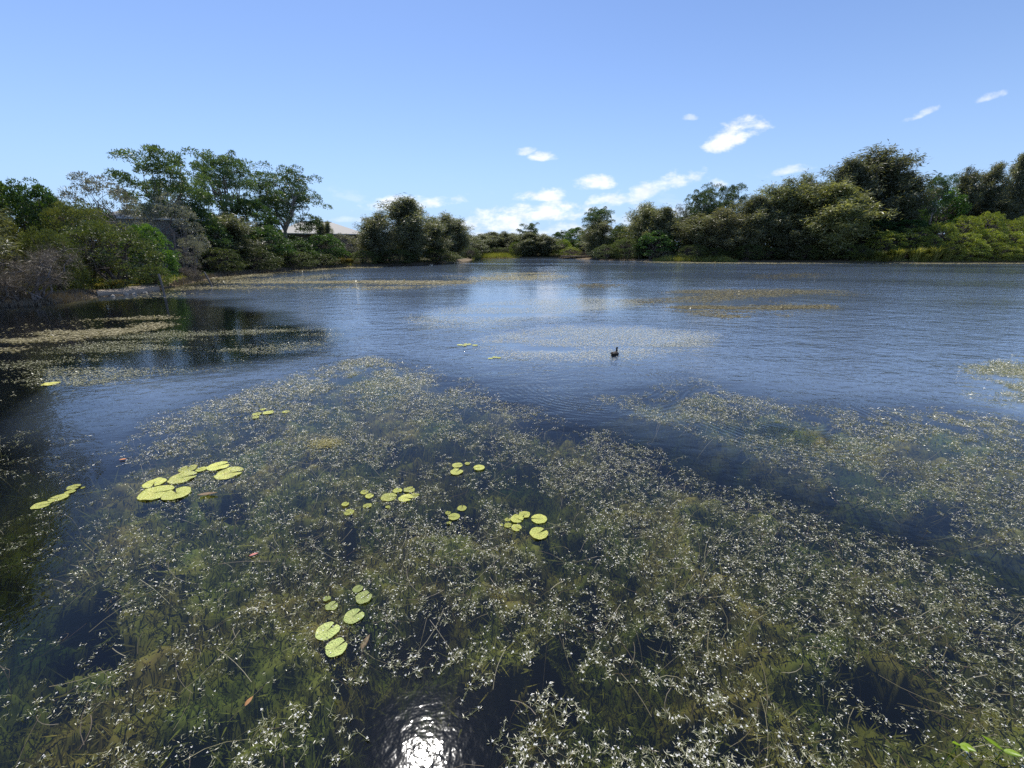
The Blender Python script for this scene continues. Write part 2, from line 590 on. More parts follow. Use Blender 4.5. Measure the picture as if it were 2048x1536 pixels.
# rings left by the swimming duck
for (rx, ry, k, lo, hi, amp) in ((DUCK[0] - 1.0, DUCK[1] - 2.6, 46.0, 0.4, 3.0, 0.0034), (DUCK[0] + 2.2, DUCK[1] - 4.6, 54.0, 0.5, 2.6, 0.0026)):
    sub = t.n('ShaderNodeVectorMath')
    sub.operation = 'DISTANCE'
    t.link(pos, sub.inputs[0])
    sub.inputs[1].default_value = (float(rx), float(ry), 0.0)
    dd = sub.outputs['Value']
    w = t.math('SINE', t.math('MULTIPLY', t.math('ADD', dd, t.math('MULTIPLY', t.noise(pos, 0.9, 1.0), 0.15)), k))
    env = t.math('MULTIPLY', t.smooth(dd, lo, lo + 0.5), t.smooth(dd, hi * 0.5, hi, 1.0, 0.0))
    env = t.math('MULTIPLY', env, t.smooth(t.noise(pos, 0.7, 2.0), 0.44, 0.62))
    h = t.math('ADD', h, t.math('MULTIPLY', t.math('MULTIPLY', w, env), amp))
b = t.n('ShaderNodeBump')
b.inputs['Strength'].default_value = 1.0
b.inputs['Distance'].default_value = 1.0
t.link(h, b.inputs['Height'])
fr = t.n('ShaderNodeFresnel')
fr.inputs['IOR'].default_value = 1.33
t.link(b.outputs[0], fr.inputs['Normal'])
gl = t.n('ShaderNodeBsdfGlossy')
gl.inputs['Roughness'].default_value = 0.045
gl.inputs['Color'].default_value = (0.95, 0.97, 1.0, 1)
t.link(b.outputs[0], gl.inputs['Normal'])
tr = t.n('ShaderNodeBsdfTransparent')
tr.inputs[0].default_value = (0.97, 0.98, 0.97, 1)
df = t.n('ShaderNodeBsdfDiffuse')          # murk coloured blue, raised to paint brightness onto the open lake
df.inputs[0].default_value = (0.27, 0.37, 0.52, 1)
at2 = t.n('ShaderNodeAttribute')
at2.attribute_name = 'lake_lift'
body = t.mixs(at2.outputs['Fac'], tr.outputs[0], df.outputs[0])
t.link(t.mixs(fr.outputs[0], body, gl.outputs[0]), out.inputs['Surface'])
va = t.n('ShaderNodeVolumeAbsorption')
va.inputs['Color'].default_value = (0.36, 0.44, 0.10, 1)
va.inputs['Density'].default_value = 1.5
t.link(va.outputs[0], out.inputs['Volume'])
M_WATER = m
na = 420
nring = len(rr)
top = np.column_stack([WP, np.zeros(len(WP))])
lowring = top[(nring - 1) * na:nring * na].copy()
lowring[:, 2] = -7.0
V0 = len(top)
wv = np.concatenate([top, lowring, [[0, 0, -7.0]]])
i = np.arange(na)
j = (i + 1) % na
side = np.stack([(nring - 1) * na + i, (nring - 1) * na + j, V0 + j, V0 + i], -1)
bott = np.stack([V0 + i, V0 + j, np.full(na, V0 + na)], -1)
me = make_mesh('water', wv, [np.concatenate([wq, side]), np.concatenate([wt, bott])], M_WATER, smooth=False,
               vattr={'ripple': np.concatenate([ripple, np.zeros(na + 1)]), 'lake_lift': np.concatenate([lake_lift, np.zeros(na + 1)])})
add('water', me, kind='structure')
# ------------------------------------------------------------------ vegetation prototypes
def rdir(n, rng):
    return unit(rng.normal(size=(n, 3)))


def side_of(D, rng):
    return unit(np.cross(D, rdir(len(D), rng)))


def bend(a, b, sag, rng, k=6, wob=0.06):
    """curved path from a to b"""
    a, b = np.asarray(a, float), np.asarray(b, float)
    tt = np.linspace(0, 1, k)[:, None]
    L = np.linalg.norm(b - a)
    p = a + (b - a) * tt
    p[:, 2] += np.sin(tt[:, 0] * np.pi) * sag * L
    p[1:-1] += rng.normal(size=(k - 2, 3)) * wob * L * np.array([1, 1, 0.4])
    return p


def clump_leaves(G, c, r, n, L, Wd, rng, up=0.25, shell=0.55, spread=0.0, tmin=0.0, tmax=1.0, zmin=-0.6):
    """leaves on the outside of an ellipsoidal clump (centre c, radii r)"""
    d = rdir(n, rng)
    d[:, 2] = np.where(d[:, 2] < zmin, -d[:, 2], d[:, 2])
    rad = shell + (1 - shell) * rng.random((n, 1)) ** 0.5
    P = np.asarray(c) + d * np.asarray(r) * rad
    D = unit(d + rdir(n, rng) * 0.9 + np.array([0, 0, up]))
    base = rng.uniform(tmin, tmax)
    tint = np.clip(base * 0.55 + rng.random(n) * 0.45, 0, 1)
    G.leaves(P, D, side_of(D, rng), L * rng.uniform(0.6, 1.3, n), Wd * rng.uniform(0.6, 1.3, n), tint)


def proto_gum(seed, H=14.0, R=4.6, nclump=56, leaf=0.32, dens=300, bare=0.32):
    rng = np.random.default_rng(seed)
    T, C = Geo(), Geo()
    fork = np.array([rng.normal() * 0.4, rng.normal() * 0.4, H * bare])
    T.tube(bend((0, 0, -0.4), fork, 0, rng), np.linspace(0.34, 0.24, 6), 8)
    limbs = []
    nl = 5
    for k in range(nl):
        a = 2 * np.pi * (k + rng.uniform(-.3, .3)) / nl
        e = np.array([math.cos(a) * R * rng.uniform(.35, .7), math.sin(a) * R * rng.uniform(.35, .7), H * rng.uniform(.58, .8)])
        pth = bend(fork, e, 0.06, rng)
        T.tube(pth, np.linspace(0.20, 0.09, 6), 6)
        limbs.append(pth)
    for k in range(nclump):
        lp = limbs[k % nl]
        st = lp[rng.integers(2, 6)]
        a = rng.uniform(0, 2 * np.pi)
        hz = rng.uniform(0.36, 0.98)
        prof = math.sqrt(max(0.05, 1 - ((hz - 0.66) / 0.40) ** 2))
        rr_ = R * prof * math.sqrt(rng.uniform(0.12, 1.0))
        a = math.atan2(st[1], st[0]) + rng.normal() * 0.7
        c = np.array([math.cos(a) * rr_, math.sin(a) * rr_, H * hz])
        T.tube(bend(st, c, 0.05, rng, 5), np.linspace(0.075, 0.02, 5), 4)
        s = rng.uniform(0.75, 1.25)
        for q in range(3):
            cc = c + rng.normal(size=3) * np.array([.75, .75, .42]) * s
            clump_leaves(C, cc, np.array([1.1, 1.1, .78]) * s * rng.uniform(.6, 1.0), int(dens * s / 2), leaf, leaf * .36, rng, up=-0.05, shell=.35, zmin=-0.35)
    return T.mesh('trunk', M_GUMBARK), C.mesh('crown', M_GUM), R, H


def proto_casuarina(seed, H=14.0, R=3.6, nlimb=105, per=9, strands=30, mat=None, low=0.03, tops=3):
    rng = np.random.default_rng(seed)
    T, C = Geo(), Geo()
    heads = []
    for k in range(tops):
        h = H * (1.0 if k == 0 else rng.uniform(.72, .95))
        a = rng.uniform(0, 6.28)
        off = 0 if k == 0 else R * rng.uniform(.25, .5)
        pth = bend((rng.normal() * .15, rng.normal() * .15, -.4), (off * math.cos(a), off * math.sin(a), h), 0, rng, 8, .02)
        T.tube(pth, np.linspace(0.26 if k == 0 else .17, 0.02, 8), 6)
        heads.append((pth, h))
    for k in range(nlimb):
        pth, h = heads[rng.integers(0, tops)]
        f = rng.uniform(low, 0.97)
        q = f * 7
        i0 = min(int(q), 6)
        st = pth[i0] + (pth[i0 + 1] - pth[i0]) * (q - i0)
        prof = (math.sin(min(1, (f + .12) / .55) * math.pi / 2) if f < .43 else max(.12, 1 - ((f - .43) / .60) ** 1.5))
        a = rng.uniform(0, 6.28)
        ln = R * prof * rng.uniform(.35, 1.12)
        e = st + np.array([math.cos(a) * ln, math.sin(a) * ln, ln * rng.uniform(.45, 1.25)])
        bp = bend(st, e, 0.08, rng, 6)
        T.tube(bp, np.linspace(0.05, 0.015, 6), 4, cap=False)
        tone = rng.uniform(0.1, .9)
        for j in range(per):
            w = rng.uniform(.15, 1.05)
            x = w * 5
            a0 = min(int(x), 4)
            c = bp[a0] + (bp[a0 + 1] - bp[a0]) * (x - a0)
            n = strands
            P = c + rng.normal(size=(n, 3)) * np.array([.38, .38, .42])
            out = unit((e - st) * np.array([1, 1, 0.3]))
            D = unit(out * 0.30 + rdir(n, rng) * 0.75 + np.array([0, 0, -0.45]))
            C.leaves(P, D, side_of(D, rng), rng.uniform(.30, .75, n), rng.uniform(.06, .13, n), np.clip(tone * .5 + rng.random(n) * .5, 0, 1))
    # fine pointed tip shoots
    return T.mesh('trunk', M_BARK), C.mesh('crown', mat or M_CAS), R, H


def proto_round(seed, H=6.0, R=3.2, nclump=70, dens=110, leaf=0.22, mat=None, low=0.05, csize=0.75, wr=0.5, flat=0.75, bark=None, tnk=0.2):
    """dense bushy tree or shrub: leaf clumps through the outer part of an uneven dome"""
    rng = np.random.default_rng(seed)
    T, C = Geo(), Geo()
    nl = 6
    lobes = [(rng.uniform(0, 6.28), rng.uniform(.75, 1.15)) for _ in range(4)]
    ends = []
    for k in range(nl):
        a = 2 * np.pi * k / nl + rng.uniform(-.4, .4)
        e = np.array([math.cos(a) * R * .5, math.sin(a) * R * .5, H * rng.uniform(.5, .8)])
        pth = bend((rng.normal() * .12, rng.normal() * .12, -.3), e, .1, rng, 6)
        T.tube(pth, np.linspace(tnk, .04, 6), 5)
        ends.append(pth)
    for k in range(nclump):
        z = low + (1 - low) * rng.random() ** 0.85
        a = rng.uniform(0, 6.28)
        prof = math.sqrt(max(0.0, 1 - max(0, (z - .38) / .64) ** 2)) * (0.72 + .28 * min(1, z / .25))
        lob = 1 + .18 * sum(math.cos(a - la) * (lr - .95) * 4 for la, lr in lobes) / 2
        rad = R * prof * lob * rng.uniform(.62, 1.0) ** .6
        c = np.array([math.cos(a) * rad, math.sin(a) * rad, H * z * rng.uniform(.93, 1.05)])
        s = csize * rng.uniform(.55, 1.25)
        st = ends[k % nl][rng.integers(2, 6)]
        if k % 2 == 0:
            T.tube(bend(st, c, .03, rng, 4), np.linspace(.04, .012, 4), 4, cap=False)
        clump_leaves(C, c, np.array([s, s, s * flat]), dens, leaf, leaf * wr, rng, up=.3, shell=.5, zmin=-.5)
    return T.mesh('trunk', bark or M_BARK), C.mesh('crown', mat or M_BROAD), R, H


def proto_twigs(seed, H=4.0, R=3.4):
    """bare dead bush: a haze of thin branching twigs"""
    rng = np.random.default_rng(seed)
    T, C = Geo(), Geo()
    for k in range(16):
        a = rng.uniform(0, 6.28)
        e = np.array([math.cos(a) * R * rng.uniform(.3, 1), math.sin(a) * R * rng.uniform(.3, 1), H * rng.uniform(.35, .95)])
        b0 = np.array([math.cos(a) * R * .15, math.sin(a) * R * .15, -.2])
        p1 = bend(b0, e, .12, rng, 7, .07)
        T.tube(p1, np.linspace(.07, .012, 7), 5)
        for j in range(16):
            s = p1[rng.integers(2, 7)]
            e2 = s + rdir(1, rng)[0] * rng.uniform(.4, 1.2) * np.array([1, 1, .7]) + np.array([0, 0, .2])
            p2 = bend(s, e2, .05, rng, 4, .08)
            T.tube(p2, np.linspace(.02, .006, 4), 3, cap=False)
            n = 26
            P = p2[rng.integers(1, 4, n)] + rng.normal(size=(n, 3)) * .10
            D = unit(rdir(n, rng) + unit(e2 - s) * .7)
            C.leaves(P, D, side_of(D, rng), rng.uniform(.25, .65, n), rng.uniform(.012, .025, n), rng.random(n))
    return T.mesh('trunk', M_TWIG), C.mesh('twigs', M_DRY), R, H


def proto_tussock(seed, H=1.6, R=1.3, n=520, w=.05, mat=None):
    rng = np.random.default_rng(seed)
    C = Geo()
    a = rng.uniform(0, 6.28, n)
    r0 = R * .28 * np.sqrt(rng.random(n))
    L = H * rng.uniform(.75, 1.35, n)
    outd = np.stack([np.cos(a), np.sin(a), np.zeros(n)], 1)
    lean = rng.uniform(.15, 1.0, n)
    p0 = outd * r0[:, None]
    p0[:, 2] = -.05
    up = np.array([0, 0, 1.0])
    p1 = p0 + (up * .62 + outd * (.28 * lean)[:, None]) * L[:, None]
    p2 = p1 + (up * (.30 - .35 * lean)[:, None] + outd * (.42 * lean)[:, None]) * L[:, None]
    s = np.stack([-np.sin(a + rng.normal(size=n) * .6), np.cos(a), np.zeros(n)], 1)
    ww = w * rng.uniform(.6, 1.3, n)[:, None]
    v = np.stack([p0 - s * ww * .5, p0 + s * ww * .5, p1 + s * ww * .5, p1 - s * ww * .5, p2], 1)
    k = np.arange(n)[:, None] * 5
    tn = rng.random(n)
    C.quads(v, k + np.array([[0, 1, 2, 3]]), tn)
    q = C.n - 5 * n
    C.t.append((k + np.array([[3, 2, 4]])) + q)
    C.tt.append(tn)
    return None, C.mesh('blades', mat or M_REED), R, H


M_DRY = foliage_mat('dry_twig', (0.10, 0.080, 0.058), (0.18, 0.150, 0.112), (0.28, 0.240, 0.185), 0.1, 0.03)
M_STRAW = foliage_mat('straw_grass', (0.16, 0.15, 0.035), (0.30, 0.27, 0.075), (0.45, 0.39, 0.13), 0.4, 0.05)

PROTO = {
    'gum0': proto_gum(1), 'gum1': proto_gum(2, nclump=50, R=4.2), 'gum2': proto_gum(3, nclump=58, R=5.0, dens=280),
    'cas0': proto_casuarina(11), 'cas1': proto_casuarina(12, tops=4, nlimb=115), 'cas2': proto_casuarina(13, R=3.0, tops=2, nlimb=80),
    'cas3': proto_casuarina(14, R=4.2, tops=5, nlimb=130),
    'broad0': proto_round(21, 8, 3.8, 120, 105, .28), 'broad1': proto_round(22, 8, 3.4, 110, 110, .26),
    'silver0': proto_round(31, 7, 3.4, 70, 100, .22, M_SILVER, low=.35, csize=.72, wr=.28, flat=.6, bark=M_TWIG),
    'silver1': proto_round(32, 7, 3.0, 60, 100, .22, M_SILVER, low=.3, csize=.7, wr=.28, flat=.6, bark=M_TWIG),
    'shrub0': proto_round(41, 5, 3.6, 170, 110, .18, M_SHRUB, low=0.0, csize=.62, wr=.35),
    'shrub1': proto_round(42, 5, 3.3, 150, 110, .18, M_SHRUB, low=0.0, csize=.6, wr=.35),
    'heath0': proto_round(51, 3, 2.4, 95, 90, .14, M_FLAT, low=0.0, csize=.48, wr=.4, flat=.42, tnk=.08),
    'heath1': proto_round(52, 3, 2.2, 85, 90, .14, M_FLAT, low=0.0, csize=.50, wr=.4, flat=.40, tnk=.08),
    'twig0': proto_twigs(61), 'tuss0': proto_tussock(71), 'tuss1': proto_tussock(72, 1.4, 1.2),
    'straw0': proto_tussock(73, .8, .7, 420, .03, M_STRAW),
}
PCROWN = {'twig': 'twigs', 'tuss': 'blades', 'stra': 'blades'}


for k_, (tm_, cm_, R_, H_) in list(PROTO.items()):                  # true crown radius and height of each prototype
    co_ = np.empty(len(cm_.vertices) * 3, np.float32)
    cm_.vertices.foreach_get('co', co_)
    co_ = co_.reshape(-1, 3)
    off_ = np.array([*co_[:, :2].mean(0), 0], np.float32)
    co_ = co_ - off_
    cm_.vertices.foreach_set('co', co_.ravel())
    if tm_ is not None:
        tc_ = np.empty(len(tm_.vertices) * 3, np.float32)
        tm_.vertices.foreach_get('co', tc_)
        tm_.vertices.foreach_set('co', (tc_.reshape(-1, 3) - off_).ravel())
    PROTO[k_] = (tm_, cm_, float(np.percentile(np.hypot(co_[:, 0], co_[:, 1]), 96)), float(np.percentile(co_[:, 2], 99.8)))


def shore_dist(px):
    """distance (along the ground, in the vertical plane of that column) from the camera to the water's edge"""
    xs = np.array([p[0] for p in SHORE_PX], float)
    ys = np.array([p[1] for p in SHORE_PX], float)
    px = min(max(px, 0), 2048)
    return float(np.interp(px, xs, ys))


TREE_RNG = random.Random(5)


def plant(kind, px, top, width, back, name, label, cat, group=None, color=(1, 1, 1), asp=1.0, shore_y=None, H=None):
    """a plant on the bank: column px, height of its top in the photograph, width, metres behind the water's edge"""
    trunk, crown, R, HP = PROTO[kind]
    y0 = shore_y if shore_y else shore_dist(px)
    gx = ground(px, y0)
    fwd = gx[:2] / np.linalg.norm(gx[:2])
    xy = gx[:2] + fwd * back
    z = ground_z(*xy)
    d = np.linalg.norm(xy)
    r = ray(px, top)
    hz = np.linalg.norm(r[:2])
    htop = CAM_H + r[2] / hz * d
    if H is None:
        H = htop - z
    depth = xy[1] * CP + (CAM_H - z) * SP
    wid = width / F * depth * math.cos(math.atan2(px - IW / 2, F)) ** 0.5
    e = add(name, None, None, label, cat, group, loc=(xy[0], xy[1], z - 0.03))
    e.empty_display_size = 0.5
    e.rotation_euler = (0, 0, TREE_RNG.uniform(0, 6.28))
    s = wid / (2 * R)
    e.scale = (s, s * asp, H / HP)
    jit = TREE_RNG.uniform(.88, 1.12)
    if trunk is not None:
        add('trunk', trunk, e)
    c = add(PCROWN.get(kind[:4], 'crown'), crown, e)
    c.color = tuple((.32 + .68 * q) * jit for q in color) + (1,)
    return e


EV = 'casuarina'
PL = [
    # --- left bank, out of the frame's edge but mirrored in the water
    ('cas1', -250, -300, 430, 3, 'casuarina_tree', 'tall broad casuarina on the left shore, mirrored in the dark near water', 'tree', None, (.8, .8, .7)),
    ('cas3', -480, -420, 600, 1, 'casuarina_tree', 'very tall casuarina on the left shore whose reflection darkens the lily chain', 'tree', None, (.8, .8, .8)),
    ('cas3', -140, -30, 240, 3, 'casuarina_tree', 'tall casuarina at the left shore, only its mirrored crown showing', 'tree', None, (.9, .9, .8)),
    # --- left bank
    ('cas3', -40, 322, 190, 2, 'casuarina_tree', 'casuarina at the shore left of the dead twiggy bush, mirrored in the dark water', 'tree', None, (.8, .8, .7)),
    ('broad1', -52, 240, 180, 6, 'paperbark_tree', 'grey-leaved tree whose branch tips hang over the left edge above the bushes', 'tree', None, (.6, .6, .55)),
    ('broad1', -8, 352, 110, 7, 'broadleaf_tree', 'broadleaf tree with rusty yellow-green leaves behind the dead twiggy bush', 'tree', None, (1.9, 1.35, .9)),
    ('shrub1', 40, 420, 120, 6, 'brown_bush', 'brownish half-dry bush between the rusty-leaved tree and the olive bush', 'bush', None, (.9, .75, .8)),
    ('broad0', 65, 366, 130, 16, 'broadleaf_tree', 'dull green tree with a low domed top behind the rusty-leaved tree', 'tree', None, (1.1, 1.0, 1.1)),
    ('broad1', 130, 362, 110, 13, 'broadleaf_tree', 'dark green broadleaf tree with a bumpy top left of the silver-grey tree', 'tree', None, (.8, .95, .9)),
    ('shrub0', 192, 403, 140, 8, 'olive_bush', 'tall round olive-green bush rising behind the fine-leaved shore bush', 'bush', None, (1.05, .95, .9)),
    ('shrub1', 232, 443, 200, 4, 'olive_bush', 'big spreading fine-leaved olive bush behind the yellow grass tussocks', 'bush', None, (.85, .9, .9)),
    ('shrub0', 128, 455, 110, 3.5, 'olive_bush', 'olive bush rising behind the dead grey twiggy bush', 'bush', None, (.9, .9, .8)),
    ('twig0', 76, 482, 200, .6, 'dead_bush', 'leafless grey-brown twiggy bush overhanging the water', 'bush', None, (1, 1, 1)),
    ('twig0', 10, 520, 120, .6, 'dead_bush', 'low bare twiggy thicket at the foot of the rusty-leaved tree', 'bush', None, (.8, .8, .8)),
    ('silver0', 262, 350, 175, 14, 'paperbark_tree', 'large silver-grey feathery tree in front of the first gum tree', 'tree', None, (1, 1, 1)),
    ('silver1', 372, 388, 115, 11, 'paperbark_tree', 'smaller silver-grey feathery tree below the gum trees', 'tree', None, (.95, .95, .9)),
    ('silver1', 395, 470, 60, 3, 'paperbark_tree', 'small silver-leaved sapling low among dark shore bushes', 'tree', None, (.9, .9, .8)),
    ('broad0', 318, 448, 100, 3.5, 'green_bush', 'bright glossy green leafy bush beside the olive shore bush', 'bush', None, (1.3, 1.5, .65)),
    ('gum0', 372, 304, 165, 17, 'gum_tree', 'broad gum tree with leaf clumps spreading above the silver-grey tree', 'tree', None, (1, 1, 1)),
    ('gum1', 478, 306, 122, 16, 'gum_tree', 'tallest gum tree with an umbrella-shaped top above the dark shore trees', 'tree', None, (1, 1.02, 1)),
    ('gum2', 586, 333, 140, 16, 'gum_tree', 'gum tree with an open round crown in front of the pale roof', 'tree', None, (.9, .95, 1)),
    ('broad1', 425, 432, 110, 8, 'shore_tree', 'dark bushy shore tree under the broad gum, beside the silver sapling', 'tree', None, (.7, .75, .8)),
    ('cas0', 470, 430, 120, 7, 'casuarina_tree', 'dark casuarina standing at the foot of the tallest gum tree', 'tree', None, (.7, .75, .75)),
    ('broad0', 535, 452, 120, 6, 'shore_tree', 'dark bushy shore tree between the tallest gum and the open-crowned gum', 'tree', None, (.6, .7, .7)),
    ('broad1', 595, 478, 90, 5, 'shore_tree', 'dark shore tree hiding the walls under the pale roof', 'tree', None, (.8, .8, .8)),
    ('broad1', 405, 396, 100, 13, 'shore_tree', 'dense dark tree filling the gap under the broad gum', 'tree', None, (.7, .78, .75)),
    ('broad0', 520, 400, 110, 13, 'shore_tree', 'dense dark tree filling the gap under the tallest gum', 'tree', None, (.65, .72, .7)),
    ('broad0', 655, 468, 90, 5, 'shore_tree', 'rounded dark green tree right of the open-crowned gum', 'tree', None, (.8, .95, .7)),
    ('shrub0', 440, 492, 110, 3, 'olive_bush', 'dark low bush at the water behind the second leaning post', 'bush', None, (.6, .65, .6)),
    ('shrub1', 510, 495, 110, 2.5, 'olive_bush', 'dark low bush hanging over the pale waterline scum', 'bush', None, (.5, .55, .55)),
    ('shrub0', 585, 500, 100, 2.5, 'olive_bush', 'dark low bush below the open-crowned gum tree', 'bush', None, (.5, .55, .55)),
    ('shrub1', 640, 505, 80, 2.5, 'olive_bush', 'dark low bush left of the sandy bank', 'bush', None, (.55, .6, .6)),
    ('shrub0', 308, 528, 80, 1.5, 'olive_bush', 'small green bush drooping to the water beside the first leaning post', 'bush', None, (.9, 1.05, .8)),
    ('twig0', 385, 530, 46, 1.2, 'dead_bush', 'small grey twiggy bush at the waterline between the two leaning posts', 'bush', None, (.9, .9, .95)),
    ('silver0', 700, 466, 70, 7, 'paperbark_tree', 'pale olive bushy tree on the sandy bank left of the casuarina point', 'tree', None, (.62, .66, .5)),
    ('cas2', 648, 438, 26, 14, 'casuarina_tree', 'slim young casuarina in front of the pale roof, left of the pair', 'tree', None, (.9, .9, .95)),
    ('cas2', 664, 443, 22, 14, 'casuarina_tree', 'slim young casuarina in front of the pale roof, right of the pair', 'tree', None, (.9, .9, .95)),
    # --- casuarina point
    ('cas3', 757, 424, 74, 4, 'casuarina_tree', 'rounded casuarina at the landward end of the point', 'tree', 'casuarinas on the point', (.95, .92, .95)),
    ('cas1', 822, 397, 104, 4, 'casuarina_tree', 'tallest and darkest casuarina in the middle of the point', 'tree', 'casuarinas on the point', (.82, .82, .85)),
    ('cas0', 868, 436, 62, 4, 'casuarina_tree', 'casuarina leaning between the tallest one and the tip of the point', 'tree', 'casuarinas on the point', (.8, .8, .8)),
    ('cas3', 906, 428, 78, 3, 'casuarina_tree', 'casuarina overhanging the water at the tip of the point', 'tree', 'casuarinas on the point', (.9, .88, .92)),
    ('shrub1', 730, 500, 60, 2, 'olive_bush', 'low grey-green bush under the landward casuarina of the point', 'bush', None, (.7, .72, .75)),
    ('shrub0', 790, 498, 90, 1.5, 'olive_bush', 'dark bush at the waterline under the tallest casuarina of the point', 'bush', None, (.55, .58, .6)),
    ('shrub1', 870, 497, 100, 1.5, 'olive_bush', 'dark bush at the waterline toward the tip of the point', 'bush', None, (.55, .55, .58)),
    # --- far shore
    ('cas0', 962, 468, 55, 16, 'casuarina_tree', 'grey-green casuarina in the far row behind the strip of reeds', 'tree', 'far row of casuarinas', (.95, .98, 1.05)),
    ('cas1', 985, 464, 50, 18, 'casuarina_tree', 'grey-green casuarina in the far row behind the strip of reeds', 'tree', 'far row of casuarinas', (.95, .98, 1.05)),
    ('cas0', 1008, 463, 50, 18, 'casuarina_tree', 'grey-green casuarina in the far row behind the strip of reeds', 'tree', 'far row of casuarinas', (.95, .98, 1.05)),
    ('cas2', 1030, 470, 45, 16, 'casuarina_tree', 'grey-green casuarina in the far row behind the strip of reeds', 'tree', 'far row of casuarinas', (.95, .98, 1.05)),
    ('cas3', 945, 470, 50, 20, 'casuarina_tree', 'grey-green casuarina in the far row behind the strip of reeds', 'tree', 'far row of casuarinas', (.95, .98, 1.05)),
    ('gum0', 1057, 446, 42, 10, 'gum_tree', 'round-topped gum standing above the far casuarinas', 'tree', None, (1, 1, 1.05)),
    ('shrub0', 1035, 482, 34, 4, 'willow_bush', 'light yellow-green bush left of the far waterside casuarinas', 'bush', None, (1.2, 1.25, .9)),
    ('cas1', 1060, 466, 56, 5, 'casuarina_tree', 'far waterside casuarina under the round-topped gum', 'tree', None, (.95, .95, .95)),
    ('cas3', 1092, 468, 50, 5, 'casuarina_tree', 'far waterside casuarina just left of the jetty', 'tree', None, (.9, .88, .92)),
    ('broad1', 1122, 461, 50, 24, 'dark_tree', 'dark tree with a pointed top behind the jetty', 'tree', None, (.55, .6, .75)),
    ('broad0', 1150, 455, 60, 20, 'broadleaf_tree', 'mid-green dome-shaped tree right behind the jetty', 'tree', None, (1, 1.05, .9)),
    ('broad1', 1168, 466, 40, 16, 'broadleaf_tree', 'deep green tree between the dome-shaped tree and the tufted gum', 'tree', None, (.6, .75, .8)),
    ('heath0', 1120, 478, 50, 8, 'green_bush', 'bright lime-green bush above the outer end of the jetty', 'bush', None, (.9, 1.1, .8)),
    ('heath1', 1140, 494, 50, 5, 'green_bush', 'low pale green bush right behind the jetty rail', 'bush', None, (.8, .8, .9)),
    # --- right shore
    ('gum1', 1190, 414, 64, 8, 'gum_tree', 'gum with a tufted open top right of the jetty', 'tree', None, (.85, .85, .95)),
    ('cas0', 1192, 440, 58, 5, 'casuarina_tree', 'brown-green casuarina wrapped round the foot of the tufted gum', 'tree', None, (.95, .9, .8)),
    ('silver1', 1194, 498, 36, 1.5, 'flowering_bush', 'small pale flowering bush at the water right of the jetty', 'bush', None, (.9, .95, .55)),
    ('shrub1', 1216, 488, 62, 2.5, 'grey_bush', 'rounded grey-green bush on the shore right of the pale flowering bush', 'bush', None, (.75, .78, .95)),
    ('shrub0', 1256, 474, 72, 3.5, 'grey_bush', 'larger rounded grey-green bush left of the white-flowered bushes', 'bush', None, (.85, .88, .9)),
    ('shrub1', 1238, 448, 60, 9, 'green_tree', 'soft green tree behind the two rounded grey-green bushes', 'tree', None, (1, 1.05, .9)),
    ('cas3', 1288, 406, 84, 9, 'casuarina_tree', 'broad olive casuarina behind the white-flowered bushes', 'tree', None, (1.15, 1.1, .9)),
    ('cas1', 1322, 415, 62, 9, 'casuarina_tree', 'olive casuarina between the broad one and the silvery one', 'tree', None, (1.0, .98, .85)),
    ('silver1', 1348, 408, 50, 11, 'paperbark_tree', 'silvery thin-crowned tree left of the double-headed gum', 'tree', None, (.62, .62, .58)),
    ('broad1', 1308, 462, 84, 4.5, 'broadleaf_tree', 'deep green tree just behind the white-flowered bushes', 'tree', None, (.8, 1.0, .8)),
    ('gum2', 1392, 370, 74, 12, 'gum_tree', 'left head of the paired dark gums above the olive casuarinas', 'tree', None, (.7, .68, .8)),
    ('gum0', 1438, 367, 70, 13, 'gum_tree', 'right head of the paired dark gums above the olive casuarinas', 'tree', None, (.75, .72, .85)),
    ('cas0', 1385, 428, 84, 6, 'casuarina_tree', 'olive-brown casuarina standing behind the strip of green reeds', 'tree', None, (1.05, 1.0, .85)),
    ('cas3', 1445, 418, 90, 6, 'casuarina_tree', 'brownish casuarina below the right head of the paired gums', 'tree', None, (1.1, .95, .85)),
    ('cas1', 1500, 392, 90, 6, 'casuarina_tree', 'dark narrow-topped casuarina right of the paired gums', 'tree', None, (.85, .82, .7)),
    ('cas0', 1550, 362, 100, 8, 'casuarina_tree', 'tall green-brown casuarina rising right of the narrow-topped one', 'tree', None, (1.15, 1.15, .85)),
    ('cas3', 1598, 352, 100, 10, 'casuarina_tree', 'tall casuarina left of the big dark twin-crowned one', 'tree', None, (.85, .85, .68)),
    ('cas1', 1650, 372, 150, 4.5, 'casuarina_tree', 'wide olive-lit casuarina leaning over the water before the tallest one', 'tree', None, (1.4, 1.35, .85)),
    ('cas2', 1580, 430, 80, 3, 'casuarina_tree', 'short dark casuarina at the water under the tall green-brown one', 'tree', None, (.7, .7, .6)),
    ('cas3', 1725, 302, 160, 22, 'casuarina_tree', 'tallest dark casuarina with a broad billowing crown on the right shore', 'tree', None, (.62, .60, .62)),
    ('cas1', 1668, 322, 96, 17, 'casuarina_tree', 'dark casuarina shoulder just left of the tallest one', 'tree', None, (.65, .63, .62)),
    ('cas0', 1780, 350, 76, 22, 'casuarina_tree', 'dark casuarina shoulder just right of the tallest one', 'tree', None, (.6, .6, .6)),
    ('broad0', 1735, 440, 110, 14, 'broadleaf_tree', 'very dark bushy tree below the tallest casuarina', 'tree', None, (.5, .55, .5)),
    ('gum1', 1836, 352, 56, 22, 'gum_tree', 'small blue-green gum seen in the gap right of the tallest casuarina', 'tree', None, (.8, .95, 1.1)),
    ('broad1', 1850, 380, 100, 28, 'broadleaf_tree', 'vivid green leafy tree between the dark casuarinas on the slope', 'tree', None, (1.0, 1.25, .7)),
